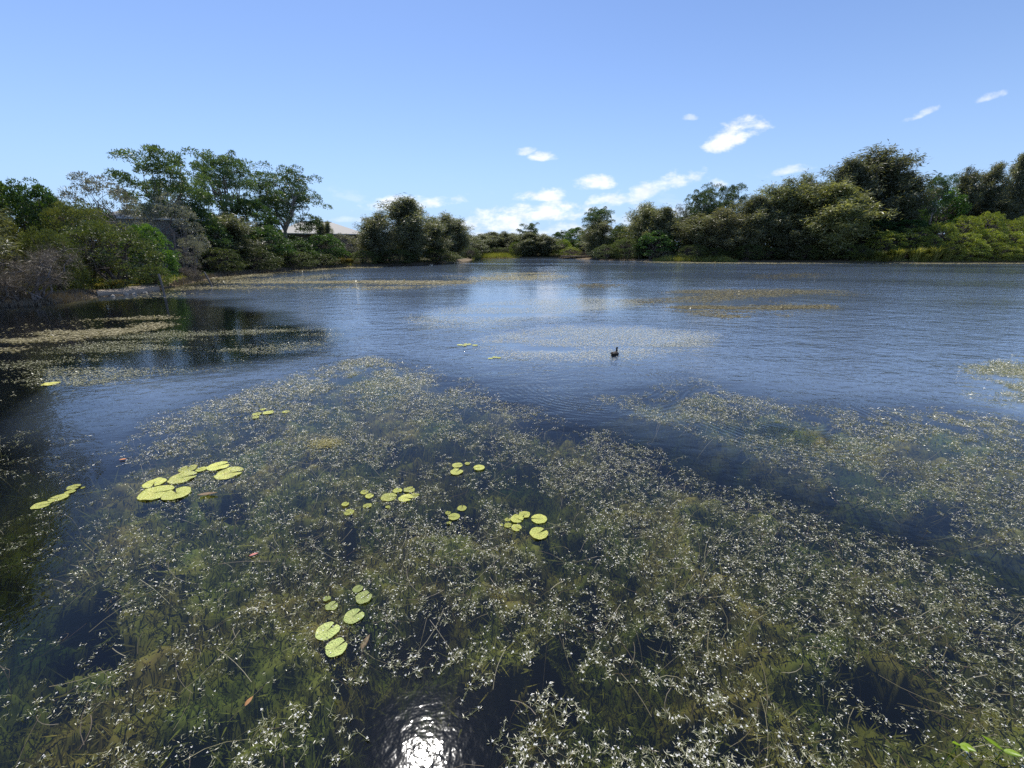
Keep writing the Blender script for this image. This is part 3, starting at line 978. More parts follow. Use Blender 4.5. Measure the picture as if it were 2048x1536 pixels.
    ('broad0', 1800, 440, 90, 15, 'broadleaf_tree', 'mid-green bushy tree above the rocks', 'tree', None, (.7, .9, .7)),
    ('cas0', 1890, 340, 66, 31, 'casuarina_tree', 'first casuarina on the slope right of the vivid green tree', 'tree', None, (.8, .76, .68)),
    ('cas2', 1936, 332, 56, 31, 'casuarina_tree', 'second casuarina on the slope, between the first and the highest', 'tree', None, (.78, .74, .68)),
    ('cas2', 1984, 314, 60, 31, 'casuarina_tree', 'highest casuarina on the slope above the yellow-green heath', 'tree', None, (.72, .70, .68)),
    ('cas2', 2030, 318, 52, 31, 'casuarina_tree', 'thin see-through casuarina beside the far roof on the slope', 'tree', None, (.75, .72, .75)),
    ('cas0', 1960, 400, 70, 28, 'casuarina_tree', 'low dark casuarina filling the gap under the highest one on the slope', 'tree', None, (.6, .58, .55)),
    ('heath1', 1690, 490, 50, 2, 'green_bush', 'dark green low bush where the tall casuarinas meet the sedges', 'bush', None, (.5, .6, .6)),
]
HEATH = [(1760, 462, 80, 6, .75), (1815, 455, 74, 8, .7), (1862, 445, 76, 8, .8), (1905, 432, 76, 8.5, .95), (1950, 424, 70, 9, .85), (1996, 440, 64, 8.5, .8),
         (2040, 425, 80, 8.5, .95), (1912, 465, 84, 5, 1.0), (1958, 458, 80, 5.5, 1.1), (2008, 462, 84, 5.2, 1.05), (2060, 455, 90, 5.5, 1.1),
         (1896, 488, 60, 2.5, .75), (1940, 482, 78, 2.6, 1.0), (1990, 484, 80, 2.4, .9), (2044, 480, 90, 2.6, 1.0), (2100, 470, 90, 3, 1.0), (1850, 470, 64, 5, .7)]
for k, (px, top_, w_, back, br) in enumerate(HEATH):
    PL.append((('heath0', 'heath1')[k % 2], px, top_, w_, back, 'heath_bush', 'yellow-green cushion-topped heath bush ' + ('in the front row hanging over the waterline' if back < 3.5 else 'in the middle row halfway up the right bank' if back < 7 else 'in the top row under the slope casuarinas'), 'bush',
               'heath bushes on the right bank', (1.3 * br, 1.3 * br, 1.0 * br)))
for k, (px, top_, w_) in enumerate(((1275, 500, 34), (1300, 503, 36), (1332, 500, 40), (1368, 502, 40), (1396, 505, 36))):
    PL.append((('silver0', 'silver1')[k % 2], px, top_, w_, 3.2, 'flowering_bush', 'white-flowered bush in the row above the green reeds', 'bush',
               'white-flowered bushes on the right shore', (1.05, 1.12, .65)))
for k, (px, top_, w_) in enumerate(((1718, 498, 44), (1752, 494, 48), (1790, 490, 50), (1828, 487, 50), (1862, 484, 50), (1888, 490, 40), (1770, 503, 40), (1846, 500, 40))):
    PL.append((('tuss0', 'tuss1')[k % 2], px, top_ + 4, w_ * 1.1, 1.6 if k < 6 else .8, 'sedge_tussock', 'arching yellow-green sedge tussock at the foot of the rocks', 'sedge',
               'sedge tussocks on the right shore', (1, 1, 1)))
for k, (px, top_, w_) in enumerate(((205, 563, 40), (240, 556, 46), (272, 566, 36), (290, 570, 26), (222, 566, 30))):
    PL.append(('straw0', px, top_, w_, 2.2, 'grass_tussock', 'yellow grass tussock on the path edge before the olive bush', 'grass',
               'yellow grass tussocks by the path', (1, 1, 1)))
for k, (px, top_, w_) in enumerate(((684, 512, 26), (700, 514, 28), (694, 520, 22))):
    PL.append(('straw0', px, top_, w_, 2.0, 'grass_tussock', 'dry straw-coloured grass clump on the sandy bank left of the point', 'grass',
               'dry grass on the sandy bank', (1.1, .95, .9)))
BACK = {'left bank': ('dark tree deep in the wood behind the left bank bushes', [(20, 400), (90, 392), (160, 398), (230, 410), (300, 430), (360, 430), (410, 440), (470, 435), (530, 450), (580, 470)]),
        'point': ('dark casuarina hidden behind the front trees of the point', [(735, 478), (790, 460), (845, 452), (885, 466)]),
        'far shore': ('dim tree behind the far row of casuarinas', [(940, 482), (975, 478), (1010, 478), (1045, 480), (1080, 482), (1110, 478), (1145, 480), (1175, 478)]),
        'right shore': ('dark tree deep in the wood behind the right shore casuarinas', [(1215, 470), (1255, 452), (1300, 432), (1340, 430), (1380, 422), (1425, 424), (1470, 424), (1515, 402),
                                                                                    (1560, 394), (1605, 380), (1650, 366), (1695, 350), (1750, 352), (1790, 400), (1835, 425), (1880, 392), (1925, 380), (1975, 372), (2010, 400)])}
for sect, (lab, pts) in BACK.items():
    for k, (px, top_) in enumerate(pts):
        kd = ('cas3', 'broad0', 'cas1', 'broad1')[k % 4] if sect != 'point' else 'cas3'
        PL.append((kd, px, top_, {'far shore': 60, 'point': 60}.get(sect, 100), (20 if px < 1780 else 38) + 5 * (k % 3), 'background_tree', lab, 'tree', 'background trees, ' + sect, (.62, .66, .66)))
UNDER = [(k, 488 + 6 * (i % 3)) for i, k in enumerate(range(1385, 1710, 36))]
for k, (px, top_) in enumerate(UNDER):
    PL.append((('shrub0', 'shrub1')[k % 2], px, top_, 64, 2.2 + (k % 3), 'undergrowth_bush', 'dark undergrowth bush between the trunks of the right shore casuarinas', 'bush',
               'undergrowth of the right shore', (.55, .58, .55)))
for k, px in enumerate(range(940, 1112, 26)):
    PL.append((('shrub0', 'shrub1')[k % 2], px, 494, 44, 9, 'undergrowth_bush', 'dark undergrowth bush at the foot of the far row of casuarinas', 'bush',
               'undergrowth of the far shore', (.6, .64, .66)))
for e in PL:
    plant(*e)
# ------------------------------------------------------------------ water weed
def weed_mat(name, dark, mid, light, rough=0.4, gloss=0.08, trans=0.3):
    return foliage_mat(name, dark, mid, light, trans, gloss, rough, (1.1, 1.1, 0.6))


M_SUB = None
m, t, out = material('submerged_weed')
geo = t.n('ShaderNodeNewGeometry')
pos = geo.outputs['Position']
at = t.n('ShaderNodeAttribute')
at.attribute_name = 'tint'
n1 = t.noise(pos, 0.9, 4.0, 0.6, 0.5)
n2 = t.noise(pos, 6.0, 4.0, 0.65)
c = t.ramp(n1, [(0.32, (0.050, 0.100, 0.018)), (0.46, (0.115, 0.130, 0.026)), (0.58, (0.165, 0.130, 0.045)), (0.70, (0.075, 0.105, 0.022))])
c = t.mixc(t.math('MULTIPLY', n2, 0.5), c, (0.21, 0.20, 0.075))
c = t.mixc(1.0, c, t.ramp(at.outputs['Fac'], [(0.0, (0.7, 0.75, 0.6)), (1.0, (1.8, 1.75, 1.35))]), 'MULTIPLY')
d = t.n('ShaderNodeBsdfDiffuse')
t.link(c, d.inputs[0])
tl = t.n('ShaderNodeBsdfTranslucent')
t.link(c, tl.inputs[0])
t.link(t.mixs(0.3, d.outputs[0], tl.outputs[0]), out.inputs[0])
M_SUB = m
M_TIP = weed_mat('weed_tip', (0.15, 0.16, 0.050), (0.33, 0.33, 0.16), (0.60, 0.57, 0.42), 0.38, 0.10)
M_STEM = weed_mat('weed_stem', (0.11, 0.060, 0.030), (0.14, 0.11, 0.045), (0.26, 0.23, 0.11), 0.5, 0.05)
M_FLOWER = foliage_mat('weed_flower', (0.74, 0.72, 0.68), (0.80, 0.79, 0.76), (0.84, 0.83, 0.82), 0.25, 0.06)
M_GLARE = weed_mat('weed_glare', (0.42, 0.42, 0.36), (0.56, 0.56, 0.50), (0.70, 0.70, 0.66), 0.7, 0.02)  # weed flecks whitened to paint the glare of calm water
M_MAT = weed_mat('weed_mat', (0.06, 0.050, 0.022), (0.26, 0.225, 0.115), (0.52, 0.46, 0.28), 0.4, 0.06)

NEARBEDS = [(BED_NEAR, 20), (BED_RIGHT, 21), (BED_EDGE, 32)]


LEFT_DARK = pxpoly([(-500, 880), (190, 880), (165, 1000), (110, 1150), (30, 1330), (-500, 1420)])     # weed is sparser in this dark water on the left


def near_mask(P):
    a = np.zeros(len(P))
    for poly, sd in NEARBEDS:
        r = max(0.6, 0.05 * np.linalg.norm(poly.mean(0)))
        a = np.maximum(a, soft_in(P, poly, r * 1.2, sd, r * 0.55, 1.2 / r))
    a = a * (1 - .5 * soft_in(P, LEFT_DARK, .5, 95, .25, 1.5))
    # the clear hole where the sun glints, and a few open leads
    for (px, py, rad) in ((820, 1470, .5), (860, 1560, .6), (930, 1010, .28), (470, 990, .25), (130, 1240, .4), (1130, 1330, .18), (1780, 1330, .2)):
        c = ground(px, py)[:2]
        q = np.linalg.norm((P - c) * np.array([1, .9]), axis=1) + (fbm(P[:, 0] * 3, P[:, 1] * 3, 91) - .5) * .5
        a = a * np.clip((q - rad * .55) / (rad * .7), 0, 1)
    return a


def weed_depth(P):
    mk = near_mask(P)
    big = fbm(P[:, 0] * 1.1, P[:, 1] * 1.1, 5, 3)
    bil = fbm(P[:, 0] * 4.2, P[:, 1] * 4.2, 6, 4)
    hole = np.clip((big - .30) / .28, 0, 1)
    z = -0.98 + mk * (.44 + .40 * hole) + (bil - .5) * .50 * mk
    return np.minimum(z, -0.035), mk


na_, nr_ = 620, 230
th = np.linspace(-1.25, 1.25, na_)
rad = np.geomspace(1.1, 26, nr_)
P = np.stack([np.outer(rad, np.sin(th)).ravel(), np.outer(rad, np.cos(th)).ravel()], 1)
z, mk = weed_depth(P)
z = np.where(mk < .03, -2.2, z)
i = np.arange(nr_ - 1)[:, None] * na_ + np.arange(na_ - 1)[None]
q = np.stack([i, i + 1, i + 1 + na_, i + na_], -1).reshape(-1, 4)
keep = mk[q].max(1) > .02
me = make_mesh('submerged_weed', np.column_stack([P, z]), [q[keep]], M_SUB, tint=np.full(int(keep.sum()), .35), smooth=True)
add('submerged_weed', me, None, 'olive and brown submerged water weed billowing under the clear near water', 'water weed', kind='stuff')

# soft leafy fringe of the submerged weed
rng = np.random.default_rng(31)
n = 340000
r_ = 1.2 + (22 - 1.2) * rng.random(n) ** 2.3
a_ = rng.uniform(-1.1, 1.1, n)
P = np.stack([r_ * np.sin(a_), r_ * np.cos(a_)], 1)
z, mk = weed_depth(P)
ok = mk > .12
P, z, r_ = P[ok], z[ok], r_[ok]
n = len(P)
G = Geo()
D = unit(rdir(n, rng) * .8 + np.array([0, 0, .8]))
L = np.where(rng.random(n) < .14, rng.uniform(.10, .26, n), rng.uniform(.02, .07, n)) * np.clip(r_ / 4.0, .9, 2.6)
tn = np.clip(.15 + .7 * fbm(P[:, 0] * 7, P[:, 1] * 7, 44, 2) + rng.normal(size=n) * .15, 0, 1)
B = np.column_stack([P, np.minimum(z - .02, -.02)])
tip = B[:, 2] + D[:, 2] * L
B[:, 2] -= np.maximum(tip + .008, 0)
G.leaves(B, D, side_of(D, rng), L, np.minimum(L * rng.uniform(.14, .34, n), .014), tn)
add('weed_fringe', G.mesh('weed_fringe', M_SUB), None, 'fine leafy fringe on top of the submerged weed', 'water weed', kind='stuff')


def sprig_many(rng, C, nb, size, G, flat=.35, spread=.6):
    """tufts of nb narrow leaves round every centre C (N,2); size (N,)"""
    N = len(C)
    size = np.repeat(np.broadcast_to(np.asarray(size, float), (N,)), nb)
    n = N * nb
    D = rdir(n, rng)
    D[:, 2] = np.abs(D[:, 2]) * flat + .02
    D = unit(D)
    base = np.column_stack([np.repeat(C, nb, 0) + rng.normal(size=(n, 2)) * (size * spread)[:, None], rng.uniform(.001, .008, n)])
    sd = side_of(D, rng)
    sd[:, 2] *= .4
    tone = np.repeat(rng.normal(.46, .28, N), nb)
    G.leaves(base, D, unit(sd), size * rng.uniform(.5, 1.35, n), size * rng.uniform(.08, .17, n), np.clip(tone + rng.normal(0, .2, n), 0, 1))


def flower_many(rng, C, s, G):
    N = len(C)
    a0 = rng.uniform(0, 6.28, N)
    for k in range(3):
        a = a0 + k * 2.094
        d = unit(np.column_stack([np.cos(a), np.sin(a), np.full(N, .35)]))
        sd = np.column_stack([-np.sin(a), np.cos(a), np.zeros(N)])
        G.leaves(C, d, sd, s, np.asarray(s) * .85, .5)


# sites of floating tips, kept by bed density
n = 300000
r_ = np.sqrt(1.2 ** 2 + (24 ** 2 - 1.2 ** 2) * rng.random(n))
a_ = rng.uniform(-1.05, 1.05, n)
P = np.stack([r_ * np.sin(a_), r_ * np.cos(a_)], 1)
near_m = np.zeros(n)
for poly, sd in NEARBEDS:
    rr_ = max(0.6, 0.05 * np.linalg.norm(poly.mean(0)))
    near_m = np.maximum(near_m, soft_in(P, poly, rr_, sd, rr_ * .55, 1.2 / rr_))
mk = near_mask(P)
cl = fbm(P[:, 0] * 1.3, P[:, 1] * 1.3, 61, 3)
fine = fbm(P[:, 0] * 5.0, P[:, 1] * 5.0, 62, 2)
az = np.degrees(a_)
side_w = np.where(r_ < 6.5, np.clip(.75 + .020 * (az + 12), .45, 1.0), np.clip(1.0 + .03 * (az + 32), .4, 1.0))   # thinner on the left
dens = mk * side_w * np.clip((cl * .6 + fine * .4 - .34) / .25, 0, 1) ** 1.4 * 1.5
dens *= np.where(r_ < 4.0, .9, 1.0)
ok = rng.random(n) < dens
S, SR = P[ok], r_[ok]
print('sprigs', len(S))
order = np.argsort(SR)
# the sprigs that show largest are objects of their own
SPRIG = []
for k in range(8):
    g1, g2 = Geo(), Geo()
    sr = np.random.default_rng(100 + k)
    cs = np.concatenate([[[0, 0]], sr.normal(size=(2, 2)) * .030])
    sprig_many(sr, cs, 7, .025, g1, spread=.32)
    for c0 in cs[1:]:                                            # the stems that hold the tufts together
        g1.tube(np.array([[0, 0, .003], [c0[0] * .5, c0[1] * .5, .005], [c0[0], c0[1], .004]]), [.0018, .0016, .0014], 4, .3)
    flower_many(sr, np.array([[cs[1][0], cs[1][1], .016]]), [.0085], g2)
    SPRIG.append((g1.mesh('leaf_tips', M_TIP), g2.mesh('flower', M_FLOWER)))
px_, py_, dp_ = project(np.column_stack([S, np.zeros(len(S))]))
inview = (px_ > -10) & (px_ < IW + 10) & (py_ < IH + 10) & (dp_ > 0)
nearest = [k for k in order if inview[k]][:290]
for c, k in enumerate(nearest):
    a, b2 = SPRIG[c % 8]
    e = add('weed_sprig', a, None, 'pale floating sprig of water weed with tiny white flowers', 'water weed', 'sprigs of water weed on the near water',
            loc=(S[k][0], S[k][1], 0.0), rot=(0, 0, random.Random(int(c)).uniform(0, 6.28)))
    sc = random.Random(int(c) + 999).uniform(.8, 1.35)
    e.scale = (sc, sc, sc)
    add('flower', b2, e)
own = set(nearest)
G, GF = Geo(), Geo()
rest = np.array([k for k in range(len(S)) if k not in own])
sc_ = np.maximum(1.0, SR[rest] / 7.0) * rng.uniform(.65, 1.4, len(rest))
lo_, hi_ = SR[rest] < 8, SR[rest] >= 8
sprig_many(rng, S[rest][lo_], 9, .024 * sc_[lo_], G)
sprig_many(rng, S[rest][hi_], 6, .027 * sc_[hi_], G)
fl = rng.random(len(rest)) < .36
FC = np.column_stack([S[rest][fl] + rng.normal(size=(int(fl.sum()), 2)) * .02, np.full(int(fl.sum()), .016)])
flower_many(rng, FC, .0074 * np.maximum(1, SR[rest][fl] / 6.5), GF)
add('weed_tips', G.mesh('weed_tips', M_TIP), None, 'mass of pale narrow weed tips breaking the surface of the near water', 'water weed', kind='stuff')
add('weed_flowers', GF.mesh('weed_flowers', M_FLOWER), None, 'countless tiny white weed flowers dotted over the near water', 'flower', kind='stuff')

# long trailing stems just under and on the surface
G = Geo()
pick = rng.choice(len(S), min(7500, len(S)), replace=False)
for k in pick:
    c = S[k]
    a = rng.uniform(0, 6.28)
    L = rng.uniform(.06, .30) if rng.random() < .8 else rng.uniform(.3, .7)
    kk = 5
    tt = np.linspace(0, 1, kk)
    ang = a + rng.normal() * 1.1 * (tt - .2)
    xy = np.cumsum(np.column_stack([np.cos(ang), np.sin(ang)]) * L / kk, 0) + c
    zz = .003 - tt ** 1.3 * rng.uniform(.02, .30)
    sdv = np.column_stack([-np.sin(ang), np.cos(ang)])
    w = rng.uniform(.0010, .0024) * max(1, SR[k] / 8)
    l_ = np.column_stack([xy - sdv * w, zz])
    r2 = np.column_stack([xy + sdv * w, zz])
    v = np.concatenate([l_, r2])
    i = np.arange(kk - 1)
    G.quads(v, np.stack([i, i + kk, i + kk + 1, i + 1], -1), rng.random())
add('weed_stems', G.mesh('weed_stems', M_STEM), None, 'long thin trailing stems of water weed in the near water', 'water weed', kind='stuff')

# farther beds: floating mats of tips and dead stems
def floating_bed(name, label, poly, count, size, seed, thr, mat, wy=1.0, warp=.6, tlo=0.0, thi=1.0, rise=.02, ascale=None):
    rg = np.random.default_rng(seed)
    lo, hi = poly.min(0) - 1, poly.max(0) + 1
    P = rg.uniform(lo, hi, (count * 6, 2))
    rr_ = max(.5, .05 * np.linalg.norm(poly.mean(0)))
    mk = soft_in(P, poly, rr_ * 1.4, seed, rr_ * warp, 1.0 / rr_)
    sc_ = ascale or (6.0 / rr_ / 10)
    cl = fbm(P[:, 0] * sc_ * .30, P[:, 1] * sc_ * 1.2, seed + 3, 4)
    ok = rg.random(len(P)) < mk * np.clip((cl - thr) / .16, 0.015, 1)
    P = P[ok][:count]
    n = len(P)
    G = Geo()
    D = rdir(n, rg)
    D[:, 2] = np.abs(D[:, 2]) * .07 * min(1, .08 / size) + .003
    D = unit(D)
    sd = unit(np.cross(D, np.array([0, 0, 1.0])) + rdir(n, rg) * .05)
    G.leaves(np.column_stack([P, rg.uniform(.004, rise, n)]), D, sd, size * rg.uniform(.5, 1.5, n), size * rg.uniform(.18, .5, n), np.clip(tlo + (thi - tlo) * rg.random(n), 0, 1))
    add(name, G.mesh(name, mat), None, label, 'water weed', kind='stuff')


floating_bed('floating_weed', 'speckled weed bed round the swimming duck, flecks whitened as glare', BED_DUCK, 16000, .058, 201, .26, M_GLARE)
floating_bed('floating_weed', 'weed patch farther out than the duck, whitened as calm-water glare', BED_PALE, 15000, .07, 202, .28, M_GLARE)
for lab_, pts_, n_, sd_ in (('broad brown ragged weed bed in the open water toward the right shore', [(1262, 605), (1320, 588), (1400, 580), (1530, 579), (1690, 583), (1560, 588), (1490, 597), (1390, 608), (1310, 612)], 9500, 203),
                           ('narrow brown weed streak beside the broad brown bed', [(1520, 600), (1590, 590), (1690, 587), (1650, 597), (1570, 604)], 2800, 213),
                           ('brown weed patch on the near side of the broad brown bed', [(1335, 615), (1400, 609), (1500, 618), (1560, 611), (1650, 612), (1610, 623), (1500, 627), (1420, 634)], 6500, 214)):
    floating_bed('floating_weed', lab_, pxpoly(pts_), n_, .15, sd_, .38, M_MAT, tlo=0, thi=.75, warp=.9)
floating_bed('floating_weed', 'long pale weed raft in front of the casuarina point', BED_FAR1, 7000, .28, 204, .49, M_MAT, tlo=.2)
floating_bed('floating_weed', 'pale weed raft off the tip of the casuarina point', BED_FAR2, 3000, .30, 205, .42, M_MAT, tlo=.6)
floating_bed('floating_weed', 'small dark weed patch between the point and the right shore', BED_FAR3, 700, .26, 206, .42, M_MAT, thi=.5)
floating_bed('floating_weed', 'thin dark weed streak near the right shore', BED_FAR4, 700, .32, 207, .46, M_MAT, thi=.4)
floating_bed('floating_weed', 'thick cream-yellow weed mat off the dead twiggy bush', BED_LEFT, 5500, .12, 208, .45, M_MAT, tlo=.5)
floating_bed('floating_weed', 'speckled weed bed in the dark reflection of the left bank', BED_LEFT2, 9000, .055, 209, .38, M_TIP, tlo=.3)
floating_bed('floating_weed', 'pale scum and weed lining the water by the leaning posts', BED_SHORE, 3000, .22, 210, .42, M_MAT, tlo=.45)
SCUM_R = pxpoly([(1290, 523.0), (1450, 524.0), (1700, 524.5), (1850, 525), (2090, 525), (2090, 527.2), (1850, 527.4), (1700, 527.0), (1560, 527.4), (1400, 526.0), (1300, 524.6)])
SCUM_L = pxpoly([(440, 553), (520, 546), (600, 539), (690, 534), (750, 533), (750, 534.6), (690, 535.8), (600, 541.5), (520, 549), (450, 558)])
floating_bed('shore_scum', 'tan band of drift and scum along the right shoreline', SCUM_R, 7000, .55, 211, .28, M_MAT, tlo=.45, thi=.95)
floating_bed('shore_scum', 'pale band of drift and scum along the left bank below the gums', SCUM_L, 2500, .36, 212, .30, M_MAT, tlo=.45, thi=.95)
# ------------------------------------------------------------------ lily pads
def pad_mat():
    m, t, out = material('lily_pad')
    tcn = t.n('ShaderNodeTexCoord')
    sp = t.n('ShaderNodeSeparateXYZ')
    t.link(tcn.outputs['Object'], sp.inputs[0])
    ang = t.math('ARCTAN2', sp.outputs[1], sp.outputs[0])
    rad = t.math('SQRT', t.math('ADD', t.math('MULTIPLY', sp.outputs[0], sp.outputs[0]), t.math('MULTIPLY', sp.outputs[1], sp.outputs[1])))
    vein = t.math('POWER', t.math('ABSOLUTE', t.math('SINE', t.math('MULTIPLY', ang, 9.0))), 14.0)
    oi = t.n('ShaderNodeObjectInfo')
    va_ = t.n('ShaderNodeVectorMath')
    va_.operation = 'ADD'
    t.link(tcn.outputs['Object'], va_.inputs[0])
    t.link(t.vmul(oi.outputs['Location'], (7.0, 7.0, 7.0)), va_.inputs[1])
    loc4 = va_.outputs[0]
    nz = t.noise(loc4, 1.6, 4.0, 0.6)
    c = t.ramp(nz, [(0.25, (0.40, 0.48, 0.085)), (0.6, (0.54, 0.57, 0.115)), (0.8, (0.62, 0.58, 0.16))])
    c = t.mixc(t.math('MULTIPLY', vein, 0.12), c, (0.60, 0.60, 0.24))
    c = t.mixc(t.smooth(t.noise(loc4, 5.0, 5.0, 0.7), 0.55, 0.70, 0.0, 0.8), c, (0.24, 0.17, 0.05))
    c = t.mixc(1.0, c, oi.outputs['Color'], 'MULTIPLY')
    p = t.n('ShaderNodeBsdfPrincipled')
    t.link(c, p.inputs['Base Color'])
    p.inputs['Roughness'].default_value = 0.38
    p.inputs['Specular IOR Level'].default_value = 0.45
    b = t.n('ShaderNodeBump')
    b.inputs['Distance'].default_value = 0.02
    t.link(t.math('ADD', t.math('MULTIPLY', vein, 0.15), t.noise(tcn.outputs['Object'], 6.0, 3.0)), b.inputs['Height'])
    t.link(b.outputs[0], p.inputs['Normal'])
    t.link(p.outputs[0], out.inputs[0])
    return m


M_PAD = pad_mat()
M_STALK = plain_mat('lily_stalk', (0.10, 0.07, 0.03), (0.17, 0.14, 0.06), 8, 0.6)


def pad_mesh(seed, notch=.30, wave=.02, torn=0.0, curl=.0):
    """floating leaf of radius 1: notched disc with a slightly turned rim, thin but solid"""
    rng = np.random.default_rng(seed)
    na, nr = 40, 6
    th = np.linspace(notch * .5, 2 * np.pi - notch * .5, na)
    ph = rng.uniform(0, 6.28, 4)
    R = 1 + .03 * np.sin(2 * th + ph[0]) + .02 * np.sin(5 * th + ph[1])
    if torn:
        R = R * (1 - torn * np.clip(np.sin(3 * th + ph[2]), 0, 1) * np.clip(fbm(th * 6, th * 0 + seed, seed), .2, 1))
    R[:2] *= .93
    R[-2:] *= .93
    rr_ = np.array([.04, .25, .5, .75, .93, 1.0])
    x = np.outer(rr_, R * np.cos(th))
    y = np.outer(rr_, R * np.sin(th))
    z = .02 + np.outer(rr_ ** 3, wave * np.sin(3 * th + ph[3]) + wave * .7 * np.sin(7 * th + ph[1])) + curl * np.outer(rr_ ** 4, np.clip(np.sin(th + ph[0]), 0, 1))
    z = np.maximum(z, .004)
    top = np.stack([x, y, z], -1).reshape(-1, 3)
    bot = top.copy()
    bot[:, 2] -= .016
    i = np.arange(nr - 1)[:, None] * na + np.arange(na - 1)[None]
    q = np.stack([i, i + na, i + na + 1, i + 1], -1).reshape(-1, 4)
    N = nr * na
    rim = np.arange(na - 1) + (nr - 1) * na
    edges = np.stack([rim, rim + N, rim + 1 + N, rim + 1], -1)
    c0 = np.arange(nr - 1) * na
    cut1 = np.stack([c0, c0 + N, c0 + na + N, c0 + na], -1)
    c1 = c0 + na - 1
    cut2 = np.stack([c1, c1 + na, c1 + na + N, c1 + N], -1)
    return make_mesh('lily_pad', np.concatenate([top, bot]), [np.concatenate([q, q[:, ::-1] + N, edges, cut1, cut2])], M_PAD, smooth=True)


PADS = [pad_mesh(1, .30, .035, .10), pad_mesh(2, .16, .03), pad_mesh(3, .42, .045, .12), pad_mesh(4, .22, .05, curl=.10), pad_mesh(5, .35, .05, .35, .06), pad_mesh(6, .05, .02)]
gs = Geo()
gs.tube(np.array([[0, 0, 0.0], [.1, .05, -1.2], [.5, .2, -3.2], [.9, .2, -5.5]]), [.05, .045, .045, .04], 6)
STALK = gs.mesh('stalk', M_STALK, True)
# clusters: landmark phrase, pads (px, py, width in px, mesh, notch heading in degrees)
CL = [
    ('the big yellow-green cluster beside the orange leaf', [(376, 938, 38, 0, 120), (366, 956, 60, 2, 30), (403, 940, 24, 1, 200), (437, 934, 47, 0, 40), (459, 947, 61, 2, 20),
                                                          (309, 967, 46, 0, 300), (313, 987, 70, 1, 15), (354, 989, 60, 0, 140)]),
    ('the short chain at the edge of the dark reflection', [(83, 1011, 36, 1, 20), (117, 997, 36, 1, 200), (141, 985, 20, 1, 60), (148, 976, 27, 0, 10), (166, 976, 9, 5, 0)]),
    ('the small cluster near the floating straw', [(526, 819, 13, 1, 90), (514, 829, 21, 0, 0), (537, 826, 24, 1, 30), (511, 836, 17, 2, 200), (572, 824, 17, 1, 10)]),
    ('the cluster beyond the two-leaf pair', [(915, 931, 25, 1, 20), (935, 928, 13, 5, 0), (913, 945, 30, 0, 60), (958, 937, 27, 1, 200), (911, 938, 9, 5, 0)]),
    ('the tightly overlapping cluster', [(778, 995, 37, 1, 0), (795, 982, 23, 4, 80), (819, 981, 28, 4, 45), (812, 998, 34, 2, 345), (830, 992, 22, 4, 0), (776, 1015, 12, 4, 40)]),
    ('the scattered little group left of the overlapping cluster', [(729, 985, 20, 2, 60), (739, 993, 21, 2, 50), (735, 1013, 20, 0, 250), (691, 1010, 18, 2, 60), (698, 1025, 25, 0, 170)]),
    ('the group with an upturned leaf by the dark lead', [(924, 1017, 23, 1, 90), (896, 1027, 14, 3, 70), (908, 1035, 28, 1, 190), (898, 1048, 12, 4, 270)]),
    ('the round cluster with a curled leaf and two large pads', [(1049, 1030, 27, 3, 250), (1078, 1039, 38, 1, 180), (1078, 1068, 46, 2, 40), (1034, 1040, 31, 3, 330), (1015, 1040, 14, 4, 60),
                                                               (1016, 1052, 18, 3, 0), (1033, 1057, 26, 0, 320), (1003, 1052, 9, 5, 0)]),
    ('the pale cluster nearest the sun glint', [(655, 1263, 54, 0, 62), (708, 1234, 46, 0, 52), (728, 1197, 38, 3, 50), (716, 1180, 24, 1, 60), (664, 1213, 30, 4, 60), (673, 1297, 50, 3, 48), (654, 1199, 18, 4, 100)]),
    ('the far raft left of the duck', [(920, 690, 14, 1, 0), (935, 689, 20, 0, 90), (950, 691, 14, 5, 0), (929, 692, 12, 4, 30)]),
    ('the small far raft between the duck and the bigger raft', [(981, 717, 12, 1, 0), (990, 715, 14, 0, 80), (998, 716, 12, 5, 0)]),
]
for (where, pads) in CL:
    ws = [p[2] for p in pads]
    big, small = max(ws), min(ws)
    mid_n = 0
    for (px, py, w, mi, hd) in pads:
        c = ground(px, py)
        slant = np.linalg.norm(c - np.array([0, 0, CAM_H]))
        dpt = c[1] * CP + CAM_H * SP
        rad_ = w / F * dpt * .42
        if w == big and ws.count(big) == 1:
            lab = 'largest lily pad of ' + where
        elif w == small and ws.count(small) == 1:
            lab = 'smallest lily pad of ' + where
        elif mi == 4:
            lab = 'ragged torn lily pad in ' + where
        elif mi == 3:
            lab = 'curled-up lily pad in ' + where
        else:
            lab = 'flat notched lily pad in ' + where
        o = add('lily_pad', PADS[mi], None, lab, 'lily pad', 'lily pads in ' + where, loc=(c[0], c[1], .006 + .003 * (mid_n % 4)), rot=(0, 0, math.radians(hd)), scale=(rad_,) * 3)
        v = random.Random(px * 7 + py).uniform(.68, 1.08)
        pale = 'pale' in where
        o.color = (v * (.95 if pale else 1.05), v, v * (1.5 if pale else 1.0), 1)
        add('stalk', STALK, o)
        mid_n += 1
c = ground(102, 768)
o = add('lily_pad', PADS[1], None, 'lone yellow lily pad in the dark reflection of the left bank', 'lily pad', loc=(c[0], c[1], .008), rot=(0, 0, 0.3), scale=(28 / F * (c[1] * CP + CAM_H * SP) * .5,) * 3)
o.color = (1.15, 1.0, .8, 1)
add('stalk', STALK, o)

